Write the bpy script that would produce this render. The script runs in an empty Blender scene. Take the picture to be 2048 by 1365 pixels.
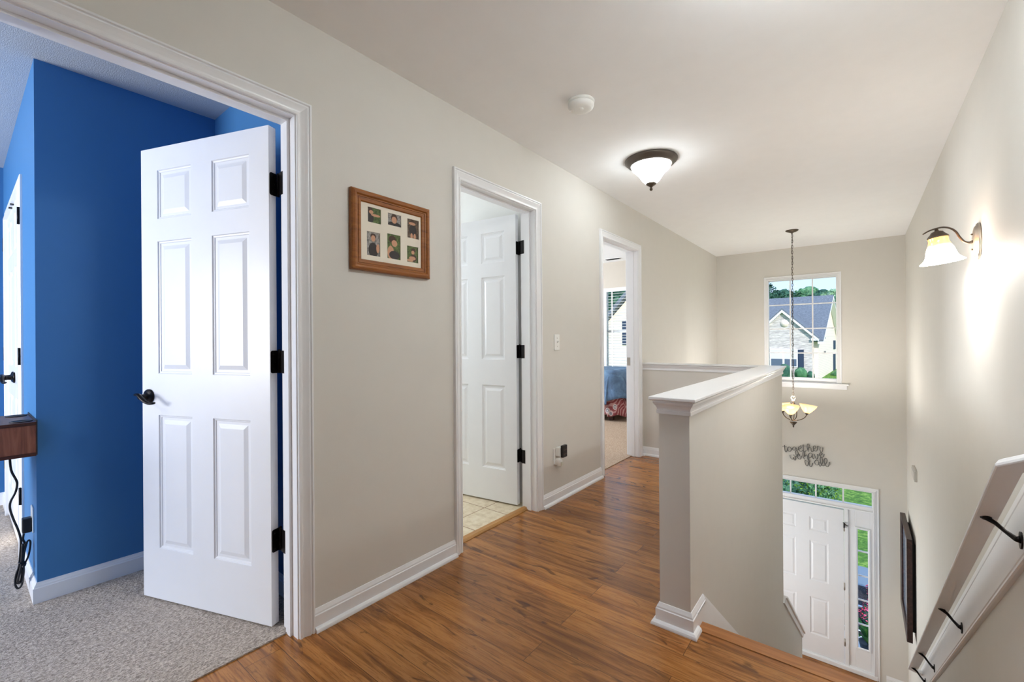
import bpy, bmesh, math, random
from mathutils import Vector, Matrix, noise
random.seed(7)
S = bpy.context.scene
COL = S.collection
PI = math.pi

# ---------------------------------------------------------------- camera
F_PX = 880.75
YAW, PITCH, ROLL = -0.6683, 0.0003, -0.0072
cam_d = bpy.data.cameras.new('camera'); cam = bpy.data.objects.new('camera', cam_d); COL.objects.link(cam)
fw = Vector((math.sin(YAW) * math.cos(PITCH), math.cos(YAW) * math.cos(PITCH), math.sin(PITCH)))
rt = Vector((math.cos(YAW), -math.sin(YAW), 0)); up = rt.cross(fw)
r2 = rt * math.cos(ROLL) + up * math.sin(ROLL); u2 = -rt * math.sin(ROLL) + up * math.cos(ROLL)
M = Matrix((r2, u2, -fw)).transposed().to_4x4(); M.translation = Vector((1.7252, 0, 1.1577))
cam.matrix_world = M
cam_d.sensor_width = 36; cam_d.lens = 36 * F_PX / 2048; cam_d.clip_start = 0.02; cam_d.clip_end = 400
S.camera = cam

# ---------------------------------------------------------------- world, sun, exposure
SKY = .9
w = bpy.data.worlds.new('sky'); S.world = w; w.use_nodes = True
nt = w.node_tree; bg = nt.nodes['Background']
tc = nt.nodes.new('ShaderNodeTexCoord'); sx = nt.nodes.new('ShaderNodeSeparateXYZ'); rp = nt.nodes.new('ShaderNodeValToRGB')
nt.links.new(tc.outputs['Generated'], sx.inputs[0]); nt.links.new(sx.outputs['Z'], rp.inputs[0]); nt.links.new(rp.outputs[0], bg.inputs[0])
rp.color_ramp.elements[0].position = 0.0; rp.color_ramp.elements[0].color = (.58, .76, 1, 1)
rp.color_ramp.elements[1].position = 0.5; rp.color_ramp.elements[1].color = (.36, .58, 1, 1)
bg.inputs[1].default_value = SKY
sun_d = bpy.data.lights.new('sun', 'SUN'); sun = bpy.data.objects.new('sun', sun_d); COL.objects.link(sun)
sun_d.energy = 2.6; sun_d.angle = math.radians(3); sun_d.color = (1, .96, .88)
sun.rotation_euler = Vector((-0.55, 0.8, -0.55)).to_track_quat('-Z', 'Y').to_euler(); sun.location = (30, -20, 30)
S.view_settings.view_transform = 'Standard'; S.view_settings.look = 'None'
S.view_settings.gamma = 1; S.view_settings.use_curve_mapping = False
S.view_settings.exposure = 0.74
try:
    S.cycles.max_bounces = 14; S.cycles.diffuse_bounces = 8; S.cycles.glossy_bounces = 5
    S.cycles.transmission_bounces = 8; S.cycles.transparent_max_bounces = 12
    S.cycles.use_denoising = True; S.cycles.sample_clamp_indirect = 8
    S.cycles.caustics_reflective = False; S.cycles.caustics_refractive = False
except Exception:
    pass

HALL_L, FILL_BOWL_L = 14.0, 52.0      # bowl emission: hall bowl, then the added unseen bowls
def point(name, loc, power, color=(1, .93, .82), r=.03):
    d = bpy.data.lights.new(name, 'POINT'); d.energy = power; d.color = color; d.shadow_soft_size = r
    o = bpy.data.objects.new(name, d); o.location = loc; COL.objects.link(o); return o
def fill_area(name, loc, direction, sx_, sy_, power, color=(.86, .93, 1)):
    d = bpy.data.lights.new(name, 'AREA'); d.shape = 'RECTANGLE'; d.size = sx_; d.size_y = sy_; d.energy = power; d.color = color
    o = bpy.data.objects.new(name, d); o.location = loc
    o.rotation_euler = Vector(direction).to_track_quat('-Z', 'Z').to_euler(); COL.objects.link(o); return o
# added area fills imitating daylight; no windows are built at these spots
fill_area('fill_area_blue_room', (-1.9, -2.9, 1.35), (0, 1, -.1), 1.3, 1.2, 76, (.97, .98, 1))
fill_area('fill_area_bathroom', (-2.1, 1.75, 1.6), (1, 0, -.1), .7, .8, 13)
fill_area('fill_area_guest_room', (-3.85, 4.6, 1.4), (1, 0.1, -.1), 1.2, 1.2, 80)
fill_area('fill_area_foyer', (-.55, 5.85, -2.0), (1, 0, .42), 1.9, 1.7, 38, (.92, .97, 1))  # added foyer fill, set in a side room made to hold it

# ---------------------------------------------------------------- material helpers
def srgb(r, g, b):
    f = lambda c: (c / 255 / 12.92) if c / 255 <= .04045 else ((c / 255 + .055) / 1.055) ** 2.4
    return (f(r), f(g), f(b), 1)
class NT:
    def __init__(s, name):
        s.m = bpy.data.materials.new(name); s.m.use_nodes = True; s.t = s.m.node_tree; s.b = s.t.nodes['Principled BSDF']; s.out = s.t.nodes['Material Output']
    def n(s, typ, **kw):
        nd = s.t.nodes.new('ShaderNode' + typ)
        for k, v in kw.items(): setattr(nd, k, v)
        return nd
    def l(s, a, b): s.t.links.new(a, b)
    def coord(s, scale=(1, 1, 1), rot=(0, 0, 0), kind='Object'):
        tc = s.n('TexCoord'); mp = s.n('Mapping'); mp.inputs['Scale'].default_value = scale; mp.inputs['Rotation'].default_value = rot
        if kind == 'World':
            g = s.n('NewGeometry'); s.l(g.outputs['Position'], mp.inputs[0])
        else: s.l(tc.outputs[kind], mp.inputs[0])
        return mp.outputs[0]
    def noise(s, vec, scale, detail=3, rough=.5, dist=0):
        nd = s.n('TexNoise'); nd.inputs['Scale'].default_value = scale; nd.inputs['Detail'].default_value = detail
        nd.inputs['Roughness'].default_value = rough; nd.inputs['Distortion'].default_value = dist
        if vec is not None: s.l(vec, nd.inputs['Vector'])
        return nd.outputs['Fac']
    def ramp(s, fac, stops, interp='LINEAR'):
        r = s.n('ValToRGB'); r.color_ramp.interpolation = interp
        while len(r.color_ramp.elements) < len(stops): r.color_ramp.elements.new(.5)
        for e, (p, c) in zip(r.color_ramp.elements, stops): e.position = p; e.color = c
        s.l(fac, r.inputs[0]); return r.outputs[0]
    def mix(s, fac, a, b, mode='MIX'):
        m = s.n('Mix', data_type='RGBA', blend_type=mode)
        for sock, v in ((m.inputs[0], fac), (m.inputs[6], a), (m.inputs[7], b)):
            if hasattr(v, 'node'): s.l(v, sock)
            else: sock.default_value = v
        return m.outputs[2]
    def math(s, op, a, b=0.0):
        m = s.n('Math', operation=op)
        for sock, v in zip(m.inputs, (a, b)):
            if hasattr(v, 'node'): s.l(v, sock)
            else: sock.default_value = v
        return m.outputs[0]
    def bump(s, h, strength=.3, dist=.01):
        b = s.n('Bump'); b.inputs['Strength'].default_value = strength; b.inputs['Distance'].default_value = dist
        s.l(h, b.inputs['Height']); s.l(b.outputs[0], s.b.inputs['Normal'])
    def set(s, **kw):
        for k, v in kw.items():
            i = s.b.inputs[k.replace('_', ' ')]
            if hasattr(v, 'node'): s.l(v, i)
            else: i.default_value = v
        return s
def plain(name, col, rough=.5, metal=0, spec=.5, bump=None):
    t = NT(name); v = t.coord()
    n = t.noise(v, 9, 2); c2 = tuple(x * .96 for x in col[:3]) + (1,)
    t.set(Base_Color=t.mix(n, col, c2), Roughness=rough, Metallic=metal); t.b.inputs['Specular IOR Level'].default_value = spec
    if bump: t.bump(t.noise(t.coord(), bump[0], 2), bump[1], bump[2])
    return t.m
def emis(name, col, strength, base=(.9, .9, .9, 1)):
    t = NT(name); t.set(Base_Color=base, Emission_Color=col, Emission_Strength=strength, Roughness=.3); return t.m

WALL = plain('greige_wall_paint', srgb(216, 213, 206), .62, spec=.3, bump=(170, .08, .002))
CEIL = plain('white_ceiling_paint', srgb(246, 246, 246), .85, spec=.2, bump=(120, .06, .002))
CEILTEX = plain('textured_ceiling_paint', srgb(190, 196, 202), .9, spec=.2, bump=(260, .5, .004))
BLUE = plain('blue_wall_paint', srgb(66, 124, 178), .55, spec=.35, bump=(170, .08, .002))
BATHW = plain('bathroom_wall_paint', srgb(233, 233, 230), .6, spec=.3)
BEDW = plain('guest_room_wall_paint', srgb(208, 200, 188), .65, spec=.3)
TRIM = plain('white_trim_paint', srgb(238, 239, 241), .32, spec=.5, bump=(60, .04, .001))
DOORW = plain('white_door_paint', srgb(236, 237, 240), .34, spec=.5)
BLACK = plain('oil_rubbed_bronze', (.012, .010, .010, 1), .33, .7)
BRONZE = plain('aged_bronze', (.10, .075, .055, 1), .4, .75)
NICKEL = plain('brushed_pewter', (.42, .38, .33, 1), .35, .8)
PLASTIC = plain('white_plastic', srgb(240, 240, 236), .4)
BLKPL = plain('black_plastic', (.012, .011, .012, 1), .45)
DARKGAP = plain('dark_slot', (.02, .02, .02, 1), .8)

def two_tone_bump(): pass
def floor_mat():
    t = NT('oak_plank_floor'); v = t.coord(kind='World')
    br = t.n('TexBrick'); br.offset = .37; br.offset_frequency = 2; br.squash = 1
    t.l(v, br.inputs['Vector']); br.inputs['Scale'].default_value = 1
    br.inputs['Color1'].default_value = (0, 0, 0, 1); br.inputs['Color2'].default_value = (1, 1, 1, 1); br.inputs['Mortar'].default_value = (.5, .5, .5, 1)
    br.inputs['Mortar Size'].default_value = .0011; br.inputs['Mortar Smooth'].default_value = .1
    br.inputs['Brick Width'].default_value = 1.21; br.inputs['Row Height'].default_value = .127; br.inputs['Bias'].default_value = 0
    rnd = t.n('SeparateColor'); t.l(br.outputs['Color'], rnd.inputs[0])
    # offset grain per plank
    cm = t.n('CombineXYZ'); t.l(t.math('MULTIPLY', rnd.outputs[0], 17.3), cm.inputs[0]); t.l(t.math('MULTIPLY', rnd.outputs[0], 5.1), cm.inputs[1])
    va = t.n('VectorMath', operation='ADD'); t.l(v, va.inputs[0]); t.l(cm.outputs[0], va.inputs[1])
    m1 = t.n('Mapping'); m1.inputs['Scale'].default_value = (1.4, 17, 1); t.l(va.outputs[0], m1.inputs[0])
    g1 = t.noise(m1.outputs[0], 1.6, 6, .62, .8)
    m2 = t.n('Mapping'); m2.inputs['Scale'].default_value = (7, 140, 1); t.l(va.outputs[0], m2.inputs[0])
    g2 = t.noise(m2.outputs[0], 1.2, 4, .6, .2)
    m3 = t.n('Mapping'); m3.inputs['Scale'].default_value = (3.2, 9, 1); t.l(va.outputs[0], m3.inputs[0])
    vo = t.noise(m3.outputs[0], 1.7, 3, .5, 1.4)
    base = t.ramp(g1, [(.22, srgb(84, 48, 22)), (.42, srgb(140, 90, 44)), (.58, srgb(174, 120, 64)), (.78, srgb(118, 72, 36))])
    tint = t.ramp(rnd.outputs[0], [(0, (.70, .64, .60, 1)), (.35, (.92, .88, .80, 1)), (.7, (1.0, .94, .84, 1)), (1, (1.12, 1.04, .90, 1))])
    c = t.mix(1.0, base, tint, 'MULTIPLY')
    c = t.mix(t.math('MULTIPLY', t.math('GREATER_THAN', g2, .57), .35), c, srgb(74, 40, 18))
    kn = t.ramp(vo, [(.635, (0, 0, 0, 1)), (.70, (1, 1, 1, 1))])
    c = t.mix(t.math('MULTIPLY', kn, .65), c, srgb(52, 28, 14))
    c = t.mix(t.math('MULTIPLY', br.outputs['Fac'], .75), c, srgb(46, 26, 14))
    rr = t.math('ADD', t.math('MULTIPLY', g2, .10), .19)
    t.set(Base_Color=c, Roughness=rr); t.b.inputs['Specular IOR Level'].default_value = .45
    t.bump(t.math('SUBTRACT', t.math('MULTIPLY', g2, .4), br.outputs['Fac']), .12, .002)
    return t.m
FLOOR = floor_mat()
def wood(name, dark, mid, light, axis='x', rough=.35, sc=1):
    t = NT(name); s3 = {'x': (1.2, 14, 14), 'y': (14, 1.2, 14), 'z': (14, 14, 1.2)}[axis]
    v = t.coord(tuple(a * sc for a in s3)); g = t.noise(v, 1.6, 5, .6, 1.2)
    t.set(Base_Color=t.ramp(g, [(.25, dark), (.5, mid), (.75, light)]), Roughness=rough); return t.m
NOSE = wood('nosing_wood', srgb(120, 74, 38), srgb(160, 104, 58), srgb(182, 128, 78), 'x', .28, 1)
REDUCER = wood('threshold_wood', srgb(140, 92, 44), srgb(174, 124, 66), srgb(196, 150, 92), 'y', .35)
FRAMEW = wood('picture_frame_wood', srgb(104, 56, 18), srgb(142, 84, 32), srgb(164, 104, 46), 'y', .35, 2)
WALNUT = wood('walnut_wood', srgb(92, 46, 32), srgb(138, 80, 58), srgb(164, 104, 78), 'z', .4, 1.6)
WALNUTD = wood('dark_walnut_edge', srgb(50, 20, 12), srgb(72, 32, 20), srgb(88, 42, 28), 'y', .4, 1)
DARKFR = wood('dark_brown_frame_wood', srgb(30, 14, 12), srgb(50, 28, 24), srgb(76, 48, 40), 'y', .35, 1)

def carpet(name, a, b, c):
    t = NT(name); v = t.coord(kind='World')
    n1 = t.noise(v, 120, 3, .75); n2 = t.noise(v, 3.5, 3, .6); n3 = t.noise(v, 70, 2, .6)
    m = t.n('Mapping'); m.inputs['Scale'].default_value = (190, 70, 120); m.inputs['Rotation'].default_value = (0, 0, .6); t.l(v, m.inputs[0])
    n4 = t.noise(m.outputs[0], 1, 2, .6)
    f = t.math('ADD', t.math('MULTIPLY', n1, .5), t.math('MULTIPLY', n4, .5))
    col = t.ramp(f, [(.38, a), (.5, b), (.61, c)])
    col = t.mix(t.math('MULTIPLY', n2, .35), col, tuple(x * .72 for x in b[:3]) + (1,))
    t.set(Base_Color=col, Roughness=.95); t.b.inputs['Specular IOR Level'].default_value = .1
    t.bump(t.math('ADD', f, t.math('MULTIPLY', n3, .5)), .9, .012)
    return t.m
CARPET = carpet('grey_beige_carpet', srgb(134, 122, 112), srgb(186, 174, 162), srgb(222, 210, 198))
CARPET2 = carpet('tan_carpet', srgb(150, 126, 106), srgb(186, 164, 144), srgb(206, 188, 168))
def tile_mat():
    t = NT('beige_floor_tile'); v = t.coord(kind='World')
    m = t.n('Mapping'); m.inputs['Location'].default_value = (.32 + .307 * 8, -1.963 + .307 * 8, 0); t.l(v, m.inputs[0])
    br = t.n('TexBrick'); br.offset = 0; br.squash = 1; t.l(m.outputs[0], br.inputs['Vector']); br.inputs['Scale'].default_value = 1
    br.inputs['Brick Width'].default_value = .307; br.inputs['Row Height'].default_value = .307; br.inputs['Mortar Size'].default_value = .0032
    n = t.noise(v, 22, 5, .65); n2 = t.noise(v, 4, 3)
    c = t.ramp(n, [(.3, srgb(196, 178, 146)), (.5, srgb(218, 204, 176)), (.72, srgb(230, 220, 198))])
    c = t.mix(t.math('MULTIPLY', n2, .3), c, srgb(204, 186, 150))
    c = t.mix(br.outputs['Fac'], c, srgb(140, 100, 66))
    t.set(Base_Color=c, Roughness=.35); t.bump(t.math('MULTIPLY', br.outputs['Fac'], -1), .4, .003); return t.m
TILE = tile_mat()
def glass_mat():
    t = NT('window_glass'); g = t.n('BsdfGlossy'); g.inputs['Roughness'].default_value = .02
    tr = t.n('BsdfTransparent'); mx = t.n('MixShader'); lw = t.n('LayerWeight'); lw.inputs[0].default_value = .08
    t.l(t.math('MULTIPLY', lw.outputs['Fresnel'], .5), mx.inputs[0]); t.l(tr.outputs[0], mx.inputs[1]); t.l(g.outputs[0], mx.inputs[2]); t.l(mx.outputs[0], t.out.inputs[0]); return t.m
GLASS = glass_mat()

# ---------------------------------------------------------------- mesh helpers
class MB:
    def __init__(s): s.v = []; s.f = []; s.mi = []; s.sm = []
    def add(s, vs, fs, mi=0, smooth=False):
        o = len(s.v); s.v += [tuple(v) for v in vs]
        for f in fs: s.f.append(tuple(o + i for i in f)); s.mi.append(mi); s.sm.append(smooth)
        return s
    def box(s, x0, x1, y0, y1, z0, z1, mi=0):
        return s.add([(x, y, z) for z in (z0, z1) for y in (y0, y1) for x in (x0, x1)],
                     [(0, 2, 3, 1), (4, 5, 7, 6), (0, 1, 5, 4), (2, 6, 7, 3), (0, 4, 6, 2), (1, 3, 7, 5)], mi)
    def sweep(s, prof, path, nrm, closed=False, mi=0, smooth=False, cap=True):
        """profile points (a,b): a along side = tangent x nrm, b along nrm; mitred at the corners"""
        nrm = Vector(nrm).normalized(); P = [Vector(p) for p in path]; n = len(P); rings = []
        for i in range(n):
            dp = (P[i] - P[i - 1]).normalized() if (i > 0 or closed) else None
            dn = (P[(i + 1) % n] - P[i]).normalized() if (i < n - 1 or closed) else None
            a = dp or dn; b = dn or dp
            sa = a.cross(nrm).normalized(); sb = b.cross(nrm).normalized(); m = (sa + sb)
            if m.length < 1e-6: m = sa
            m = m.normalized(); m = m / max(.2, m.dot(sa))
            rings.append([P[i] + m * q[0] + nrm * q[1] for q in prof])
        k = len(prof); vs = [v for r in rings for v in r]; fs = []
        for i in range(n if closed else n - 1):
            j = (i + 1) % n
            for q in range(k):
                q2 = (q + 1) % k; fs.append((i * k + q, i * k + q2, j * k + q2, j * k + q))
        if cap and not closed: fs.append(tuple(range(k))); fs.append(tuple(reversed(range((n - 1) * k, n * k))))
        return s.add(vs, fs, mi, smooth)
    def tube(s, pts, r, seg=10, mi=0, closed=False, flat=None):
        P = [Vector(p) for p in pts]; n = len(P); rr = r if isinstance(r, (list, tuple)) else [r] * n; vs = []
        prev = None
        for i in range(n):
            if closed: d = P[(i + 1) % n] - P[i - 1]
            else: d = P[min(i + 1, n - 1)] - P[max(i - 1, 0)]
            d = d.normalized() if d.length > 1e-9 else Vector((0, 0, 1))
            if prev is None:
                u = Vector((0, 0, 1)) if abs(d.z) < .9 else Vector((1, 0, 0)); u = (u - d * u.dot(d)).normalized()
            else: u = (prev - d * prev.dot(d)).normalized()
            prev = u; v = d.cross(u)
            for k in range(seg):
                a = 2 * PI * k / seg; vs.append(P[i] + (u * math.cos(a) * (flat or 1) + v * math.sin(a)) * rr[i])
        fs = []
        for i in range(n if closed else n - 1):
            j = (i + 1) % n
            for k in range(seg): fs.append((i * seg + k, i * seg + (k + 1) % seg, j * seg + (k + 1) % seg, j * seg + k))
        if not closed: fs.append(tuple(reversed(range(seg)))); fs.append(tuple(range((n - 1) * seg, n * seg)))
        return s.add(vs, fs, mi, True)
    def lathe(s, prof, c=(0, 0, 0), seg=40, mi=0, mat=None, sx=1, sy=1):
        vs = []; n = len(prof); mat = mat or Matrix.Identity(4)
        for r, z in prof:
            for k in range(seg):
                a = 2 * PI * k / seg; vs.append(mat @ Vector((r * math.cos(a) * sx, r * math.sin(a) * sy, z)) + Vector(c))
        fs = []
        for i in range(n - 1):
            for k in range(seg): fs.append((i * seg + k, i * seg + (k + 1) % seg, (i + 1) * seg + (k + 1) % seg, (i + 1) * seg + k))
        if prof[0][0] > 1e-5: fs.append(tuple(reversed(range(seg))))
        if prof[-1][0] > 1e-5: fs.append(tuple(range((n - 1) * seg, n * seg)))
        return s.add(vs, fs, mi, True)
    def shell(s, prof, c=(0, 0, 0), seg=40, mi=0, mat=None, th=.002):
        """open lathe surface with thickness"""
        inner = [(max(r - th, 1e-4), z) for r, z in reversed(prof)]
        p = list(prof) + inner; vs = []; mat = mat or Matrix.Identity(4); n = len(p)
        for r, z in p:
            for k in range(seg):
                a = 2 * PI * k / seg; vs.append(mat @ Vector((r * math.cos(a), r * math.sin(a), z)) + Vector(c))
        fs = []
        for i in range(n):
            j = (i + 1) % n
            for k in range(seg): fs.append((i * seg + k, i * seg + (k + 1) % seg, j * seg + (k + 1) % seg, j * seg + k))
        return s.add(vs, fs, mi, True)
    def prism(s, poly, axis, a, b, mi=0):
        """extrude a 2D polygon; axis x: poly in (y,z); y: (x,z); z: (x,y)"""
        def p3(q, t): return {'x': (t, q[0], q[1]), 'y': (q[0], t, q[1]), 'z': (q[0], q[1], t)}[axis]
        n = len(poly); vs = [p3(q, a) for q in poly] + [p3(q, b) for q in poly]
        fs = [tuple(range(n)), tuple(reversed(range(n, 2 * n)))] + [(i, i + n, (i + 1) % n + n, (i + 1) % n) for i in range(n)]
        return s.add(vs, fs, mi)
    def build(s, name, mats, parent=None, bevel=0, fix=True):
        me = bpy.data.meshes.new(name); me.from_pydata(s.v, [], s.f)
        for i, p in enumerate(me.polygons): p.material_index = s.mi[i]; p.use_smooth = s.sm[i]
        for m in (mats if isinstance(mats, (list, tuple)) else [mats]): me.materials.append(m)
        if fix:
            bm = bmesh.new(); bm.from_mesh(me); bmesh.ops.recalc_face_normals(bm, faces=bm.faces); bm.to_mesh(me); bm.free()
        o = bpy.data.objects.new(name, me); COL.objects.link(o)
        if parent is not None: o.parent = parent
        if bevel:
            b = o.modifiers.new('bevel', 'BEVEL'); b.width = bevel; b.segments = 2; b.limit_method = 'ANGLE'; b.angle_limit = .7
        return o
def tag(o, label=None, cat=None, group=None, kind=None):
    if label: o['label'] = label
    if cat: o['category'] = cat
    if group: o['group'] = group
    if kind: o['kind'] = kind
    return o
def struct(o, label=None, cat=None): return tag(o, label, cat, None, 'structure')
def empty(name, loc=(0, 0, 0), rz=0):
    o = bpy.data.objects.new(name, None); o.empty_display_size = .05; o.location = loc; o.rotation_euler = (0, 0, rz); COL.objects.link(o); return o

# ---------------------------------------------------------------- dimensions
XR = 2.174; YF = 7.276; HC = 2.4375; LOW = -3.21
X1, X2 = 1.0775, 1.1988; HY0, HY1 = 1.7857, 4.405
CY0, CY1 = 4.316, 4.437
WT = .115
OPEN_H = 2.043
D = [(.055, .825), (1.734, 2.441), (3.447, 4.198)]      # clear door openings in the left wall

# ---------------------------------------------------------------- shell
def wall_x(name, x0, x1, y0, y1, z0, z1, holes, mats, pick, label):
    """wall in a plane x=const with rectangular holes (y0,y1,z0,z1)"""
    ys = sorted({y0, y1} | {h[0] for h in holes} | {h[1] for h in holes}); zs = sorted({z0, z1} | {h[2] for h in holes} | {h[3] for h in holes})
    mb = MB()
    cell = lambda i, j: 0 <= i < len(ys) - 1 and 0 <= j < len(zs) - 1 and not any(h[0] <= (ys[i] + ys[i + 1]) / 2 <= h[1] and h[2] <= (zs[j] + zs[j + 1]) / 2 <= h[3] for h in holes)
    for i in range(len(ys) - 1):
        for j in range(len(zs) - 1):
            if not cell(i, j): continue
            a, b, c, d = ys[i], ys[i + 1], zs[j], zs[j + 1]
            def q(vs): mb.add(vs, [(0, 1, 2, 3)], pick(sum(v[0] for v in vs) / 4, sum(v[1] for v in vs) / 4, sum(v[2] for v in vs) / 4))
            q([(x1, a, c), (x1, b, c), (x1, b, d), (x1, a, d)]); q([(x0, a, c), (x0, a, d), (x0, b, d), (x0, b, c)])
            if not cell(i - 1, j): q([(x0, a, c), (x1, a, c), (x1, a, d), (x0, a, d)])
            if not cell(i + 1, j): q([(x0, b, c), (x0, b, d), (x1, b, d), (x1, b, c)])
            if not cell(i, j - 1): q([(x0, a, c), (x0, b, c), (x1, b, c), (x1, a, c)])
            if not cell(i, j + 1): q([(x0, a, d), (x1, a, d), (x1, b, d), (x0, b, d)])
    return struct(mb.build(name, mats, fix=False), label, 'wall')
def wall_y(name, y0, y1, x0, x1, z0, z1, holes, mats, pick, label):
    xs = sorted({x0, x1} | {h[0] for h in holes} | {h[1] for h in holes}); zs = sorted({z0, z1} | {h[2] for h in holes} | {h[3] for h in holes})
    mb = MB()
    cell = lambda i, j: 0 <= i < len(xs) - 1 and 0 <= j < len(zs) - 1 and not any(h[0] <= (xs[i] + xs[i + 1]) / 2 <= h[1] and h[2] <= (zs[j] + zs[j + 1]) / 2 <= h[3] for h in holes)
    for i in range(len(xs) - 1):
        for j in range(len(zs) - 1):
            if not cell(i, j): continue
            a, b, c, d = xs[i], xs[i + 1], zs[j], zs[j + 1]
            def q(vs): mb.add(vs, [(0, 1, 2, 3)], pick(sum(v[0] for v in vs) / 4, sum(v[1] for v in vs) / 4, sum(v[2] for v in vs) / 4))
            q([(a, y0, c), (b, y0, c), (b, y0, d), (a, y0, d)]); q([(a, y1, c), (a, y1, d), (b, y1, d), (b, y1, c)])
            if not cell(i - 1, j): q([(a, y0, c), (a, y0, d), (a, y1, d), (a, y1, c)])
            if not cell(i + 1, j): q([(b, y0, c), (b, y1, c), (b, y1, d), (b, y0, d)])
            if not cell(i, j - 1): q([(a, y0, c), (a, y1, c), (b, y1, c), (b, y0, c)])
            if not cell(i, j + 1): q([(a, y0, d), (b, y0, d), (b, y1, d), (a, y1, d)])
    return struct(mb.build(name, mats, fix=False), label, 'wall')
c0 = lambda *a: 0
BACK = -2.6
def pick_left(x, y, z):
    if x > -WT / 2: return 0
    return 1 if y < 1.0 else (2 if y < 2.62 else 3)
wall_x('wall_left', -WT, 0, BACK, YF + .15, LOW, HC, [(D[0][0] - .02, D[0][1] + .02, -.3, OPEN_H + .02), (D[1][0] - .02, D[1][1] + .02, -.3, OPEN_H + .02), (D[2][0] - .02, D[2][1] + .02, -.3, OPEN_H + .02), (4.95, 6.75, LOW, -1.12)],  # last opening is added so the foyer fill can shine through
       [WALL, BLUE, BATHW, BEDW], pick_left, 'long greige wall on the left with three doorways')
wall_x('wall_right', XR, XR + .12, BACK, YF + .15, LOW, HC, [], WALL, c0, 'tall greige wall on the right above the stairs')
wall_y('wall_back', BACK - .1, BACK, -WT, XR + .12, -.3, HC, [], WALL, c0, 'greige wall closing the hall behind the viewer')
WX0, WX1, WZ0, WZ1 = .640, 1.538, .562, 2.050            # foyer window opening
UX0, UX1, UZ1 = .245, 1.905, -.762                        # front door unit opening
wall_y('wall_far', YF, YF + .15, 0, XR, LOW, HC, [(WX0, WX1, WZ0, WZ1), (UX0, UX1, LOW, UZ1)], WALL, c0, 'two-storey greige wall with the window and the front door')
# half wall beside the stairs: full height below the landing
def half_wall():
    mb = MB()
    mb.box(X1, X2, HY0, HY1, 0, .862)
    mb.box(X1, X2, HY0, HY1, LOW, 0)
    sl = (2.111 - .997) / (5.872 - 4.344)
    zt = lambda y: -1.05 - (y - 4.344) * sl
    mb.prism([(HY1, LOW), (5.89, LOW), (5.89, zt(5.89)), (HY1, zt(HY1))], 'x', X1, X2)
    return mb.build('wall_stair_half', WALL)
struct(half_wall(), 'greige half wall with a white cap beside the stairs', 'wall')
wb = MB(); wb.box(0.0, X1, CY0, CY1, -.30, .862); struct(wb.build('wall_landing_half', WALL), 'low greige half wall across the end of the landing', 'wall')

fb = MB(); fb.box(-.07, XR, BACK, 1.832, -.28, 0); fb.box(-.07, X1, 1.832, CY0 + .06, -.28, 0)
struct(fb.build('floor', FLOOR), 'brown wood plank floor of the upstairs hall', 'floor')
fb = MB(); fb.box(-1.4, XR, 1.95, YF + .15, LOW - .1, LOW); struct(fb.build('floor_foyer', FLOOR), 'dark wood floor of the foyer downstairs', 'floor')
sr = MB(); sr.box(-1.4, -1.3, 4.7, 7.0, LOW, -.5); sr.box(-1.3, -WT, 4.7, 4.8, LOW, -.5); sr.box(-1.3, -WT, 6.9, 7.0, LOW, -.5); sr.box(-1.3, -WT, 4.8, 6.9, -.6, -.5)
struct(sr.build('wall_fill_room', WALL), 'greige walls of the added side room holding the foyer fill light', 'wall')  # added room, built only to house the foyer fill light
cb = MB(); cb.box(0, XR, BACK, YF, HC, HC + .12); struct(cb.build('ceiling', CEIL), 'flat white hall ceiling', 'ceiling')
# stair nosing board along the top edge
nb = MB(); nb.prism([(1.832, -.03), (1.832, .002), (1.895, .003), (1.905, -.003), (1.909, -.012), (1.905, -.022), (1.895, -.03)], 'x', X2 + .0, XR)
struct(nb.build('trim_1', NOSE), 'lighter wood nosing board at the head of the stairs', 'trim')
# stairs
sb = MB()
for i in range(16):
    z = -.1888 * (i + 1); y = 1.89 + .243 * i
    sb.box(X2, XR, y, y + .268, z - .028, z, 0); sb.box(X2, XR, y, y + .018, z, z + .16 if i else -.03, 1)
    sb.box(X2 + .02, XR - .02, y + .02, y + .24, z - .19, z - .03, 1)
struct(sb.build('trim_2', [FLOOR, TRIM]), 'straight flight of stairs going down to the foyer', 'stairs')

# blue bedroom
BX, BY, BYA, BFX = -1.163, .225, .93, -3.13
wall_x('wall_blue_left', BFX - .1, BFX, -3.0, BY, 0, HC, [], BLUE, c0, 'blue wall at the far left end of the bedroom')
wall_y('wall_blue_closet', BY, BY + .1, BFX, BX - .1, 0, HC, [(-2.845, -1.735, 0, 2.05)], BLUE, c0, 'bright blue wall holding the white closet doors')
wall_x('wall_blue_corner', BX - .1, BX, BY, BYA + .1, 0, HC, [], BLUE, c0, 'large dark blue wall behind the open bedroom door')
wall_y('wall_blue_side', BYA, BYA + .1, BX, -WT, 0, HC, [], [BLUE, BATHW], lambda x, y, z: 1 if y > BYA + .09 else 0, 'short blue wall behind the hinges of the bedroom door')
wall_y('wall_blue_back', -3.1, -3.0, BFX, -WT, 0, HC, [], BLUE, c0, 'blue wall opposite the closet, out of the picture')
fb = MB(); fb.box(BFX, -.07, -3.0, BYA, -.1, .006); struct(fb.build('floor_carpet', CARPET), 'grey beige carpet of the blue bedroom', 'floor')
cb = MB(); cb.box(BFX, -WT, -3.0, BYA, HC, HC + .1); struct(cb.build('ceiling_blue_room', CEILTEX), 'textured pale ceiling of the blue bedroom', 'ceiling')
fb = MB(); fb.box(-2.845, -1.735, BY + .095, BY + .11, 0, 2.05); struct(fb.build('wall_closet_back', BLUE), 'closed back behind the closet doors', 'wall')
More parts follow.
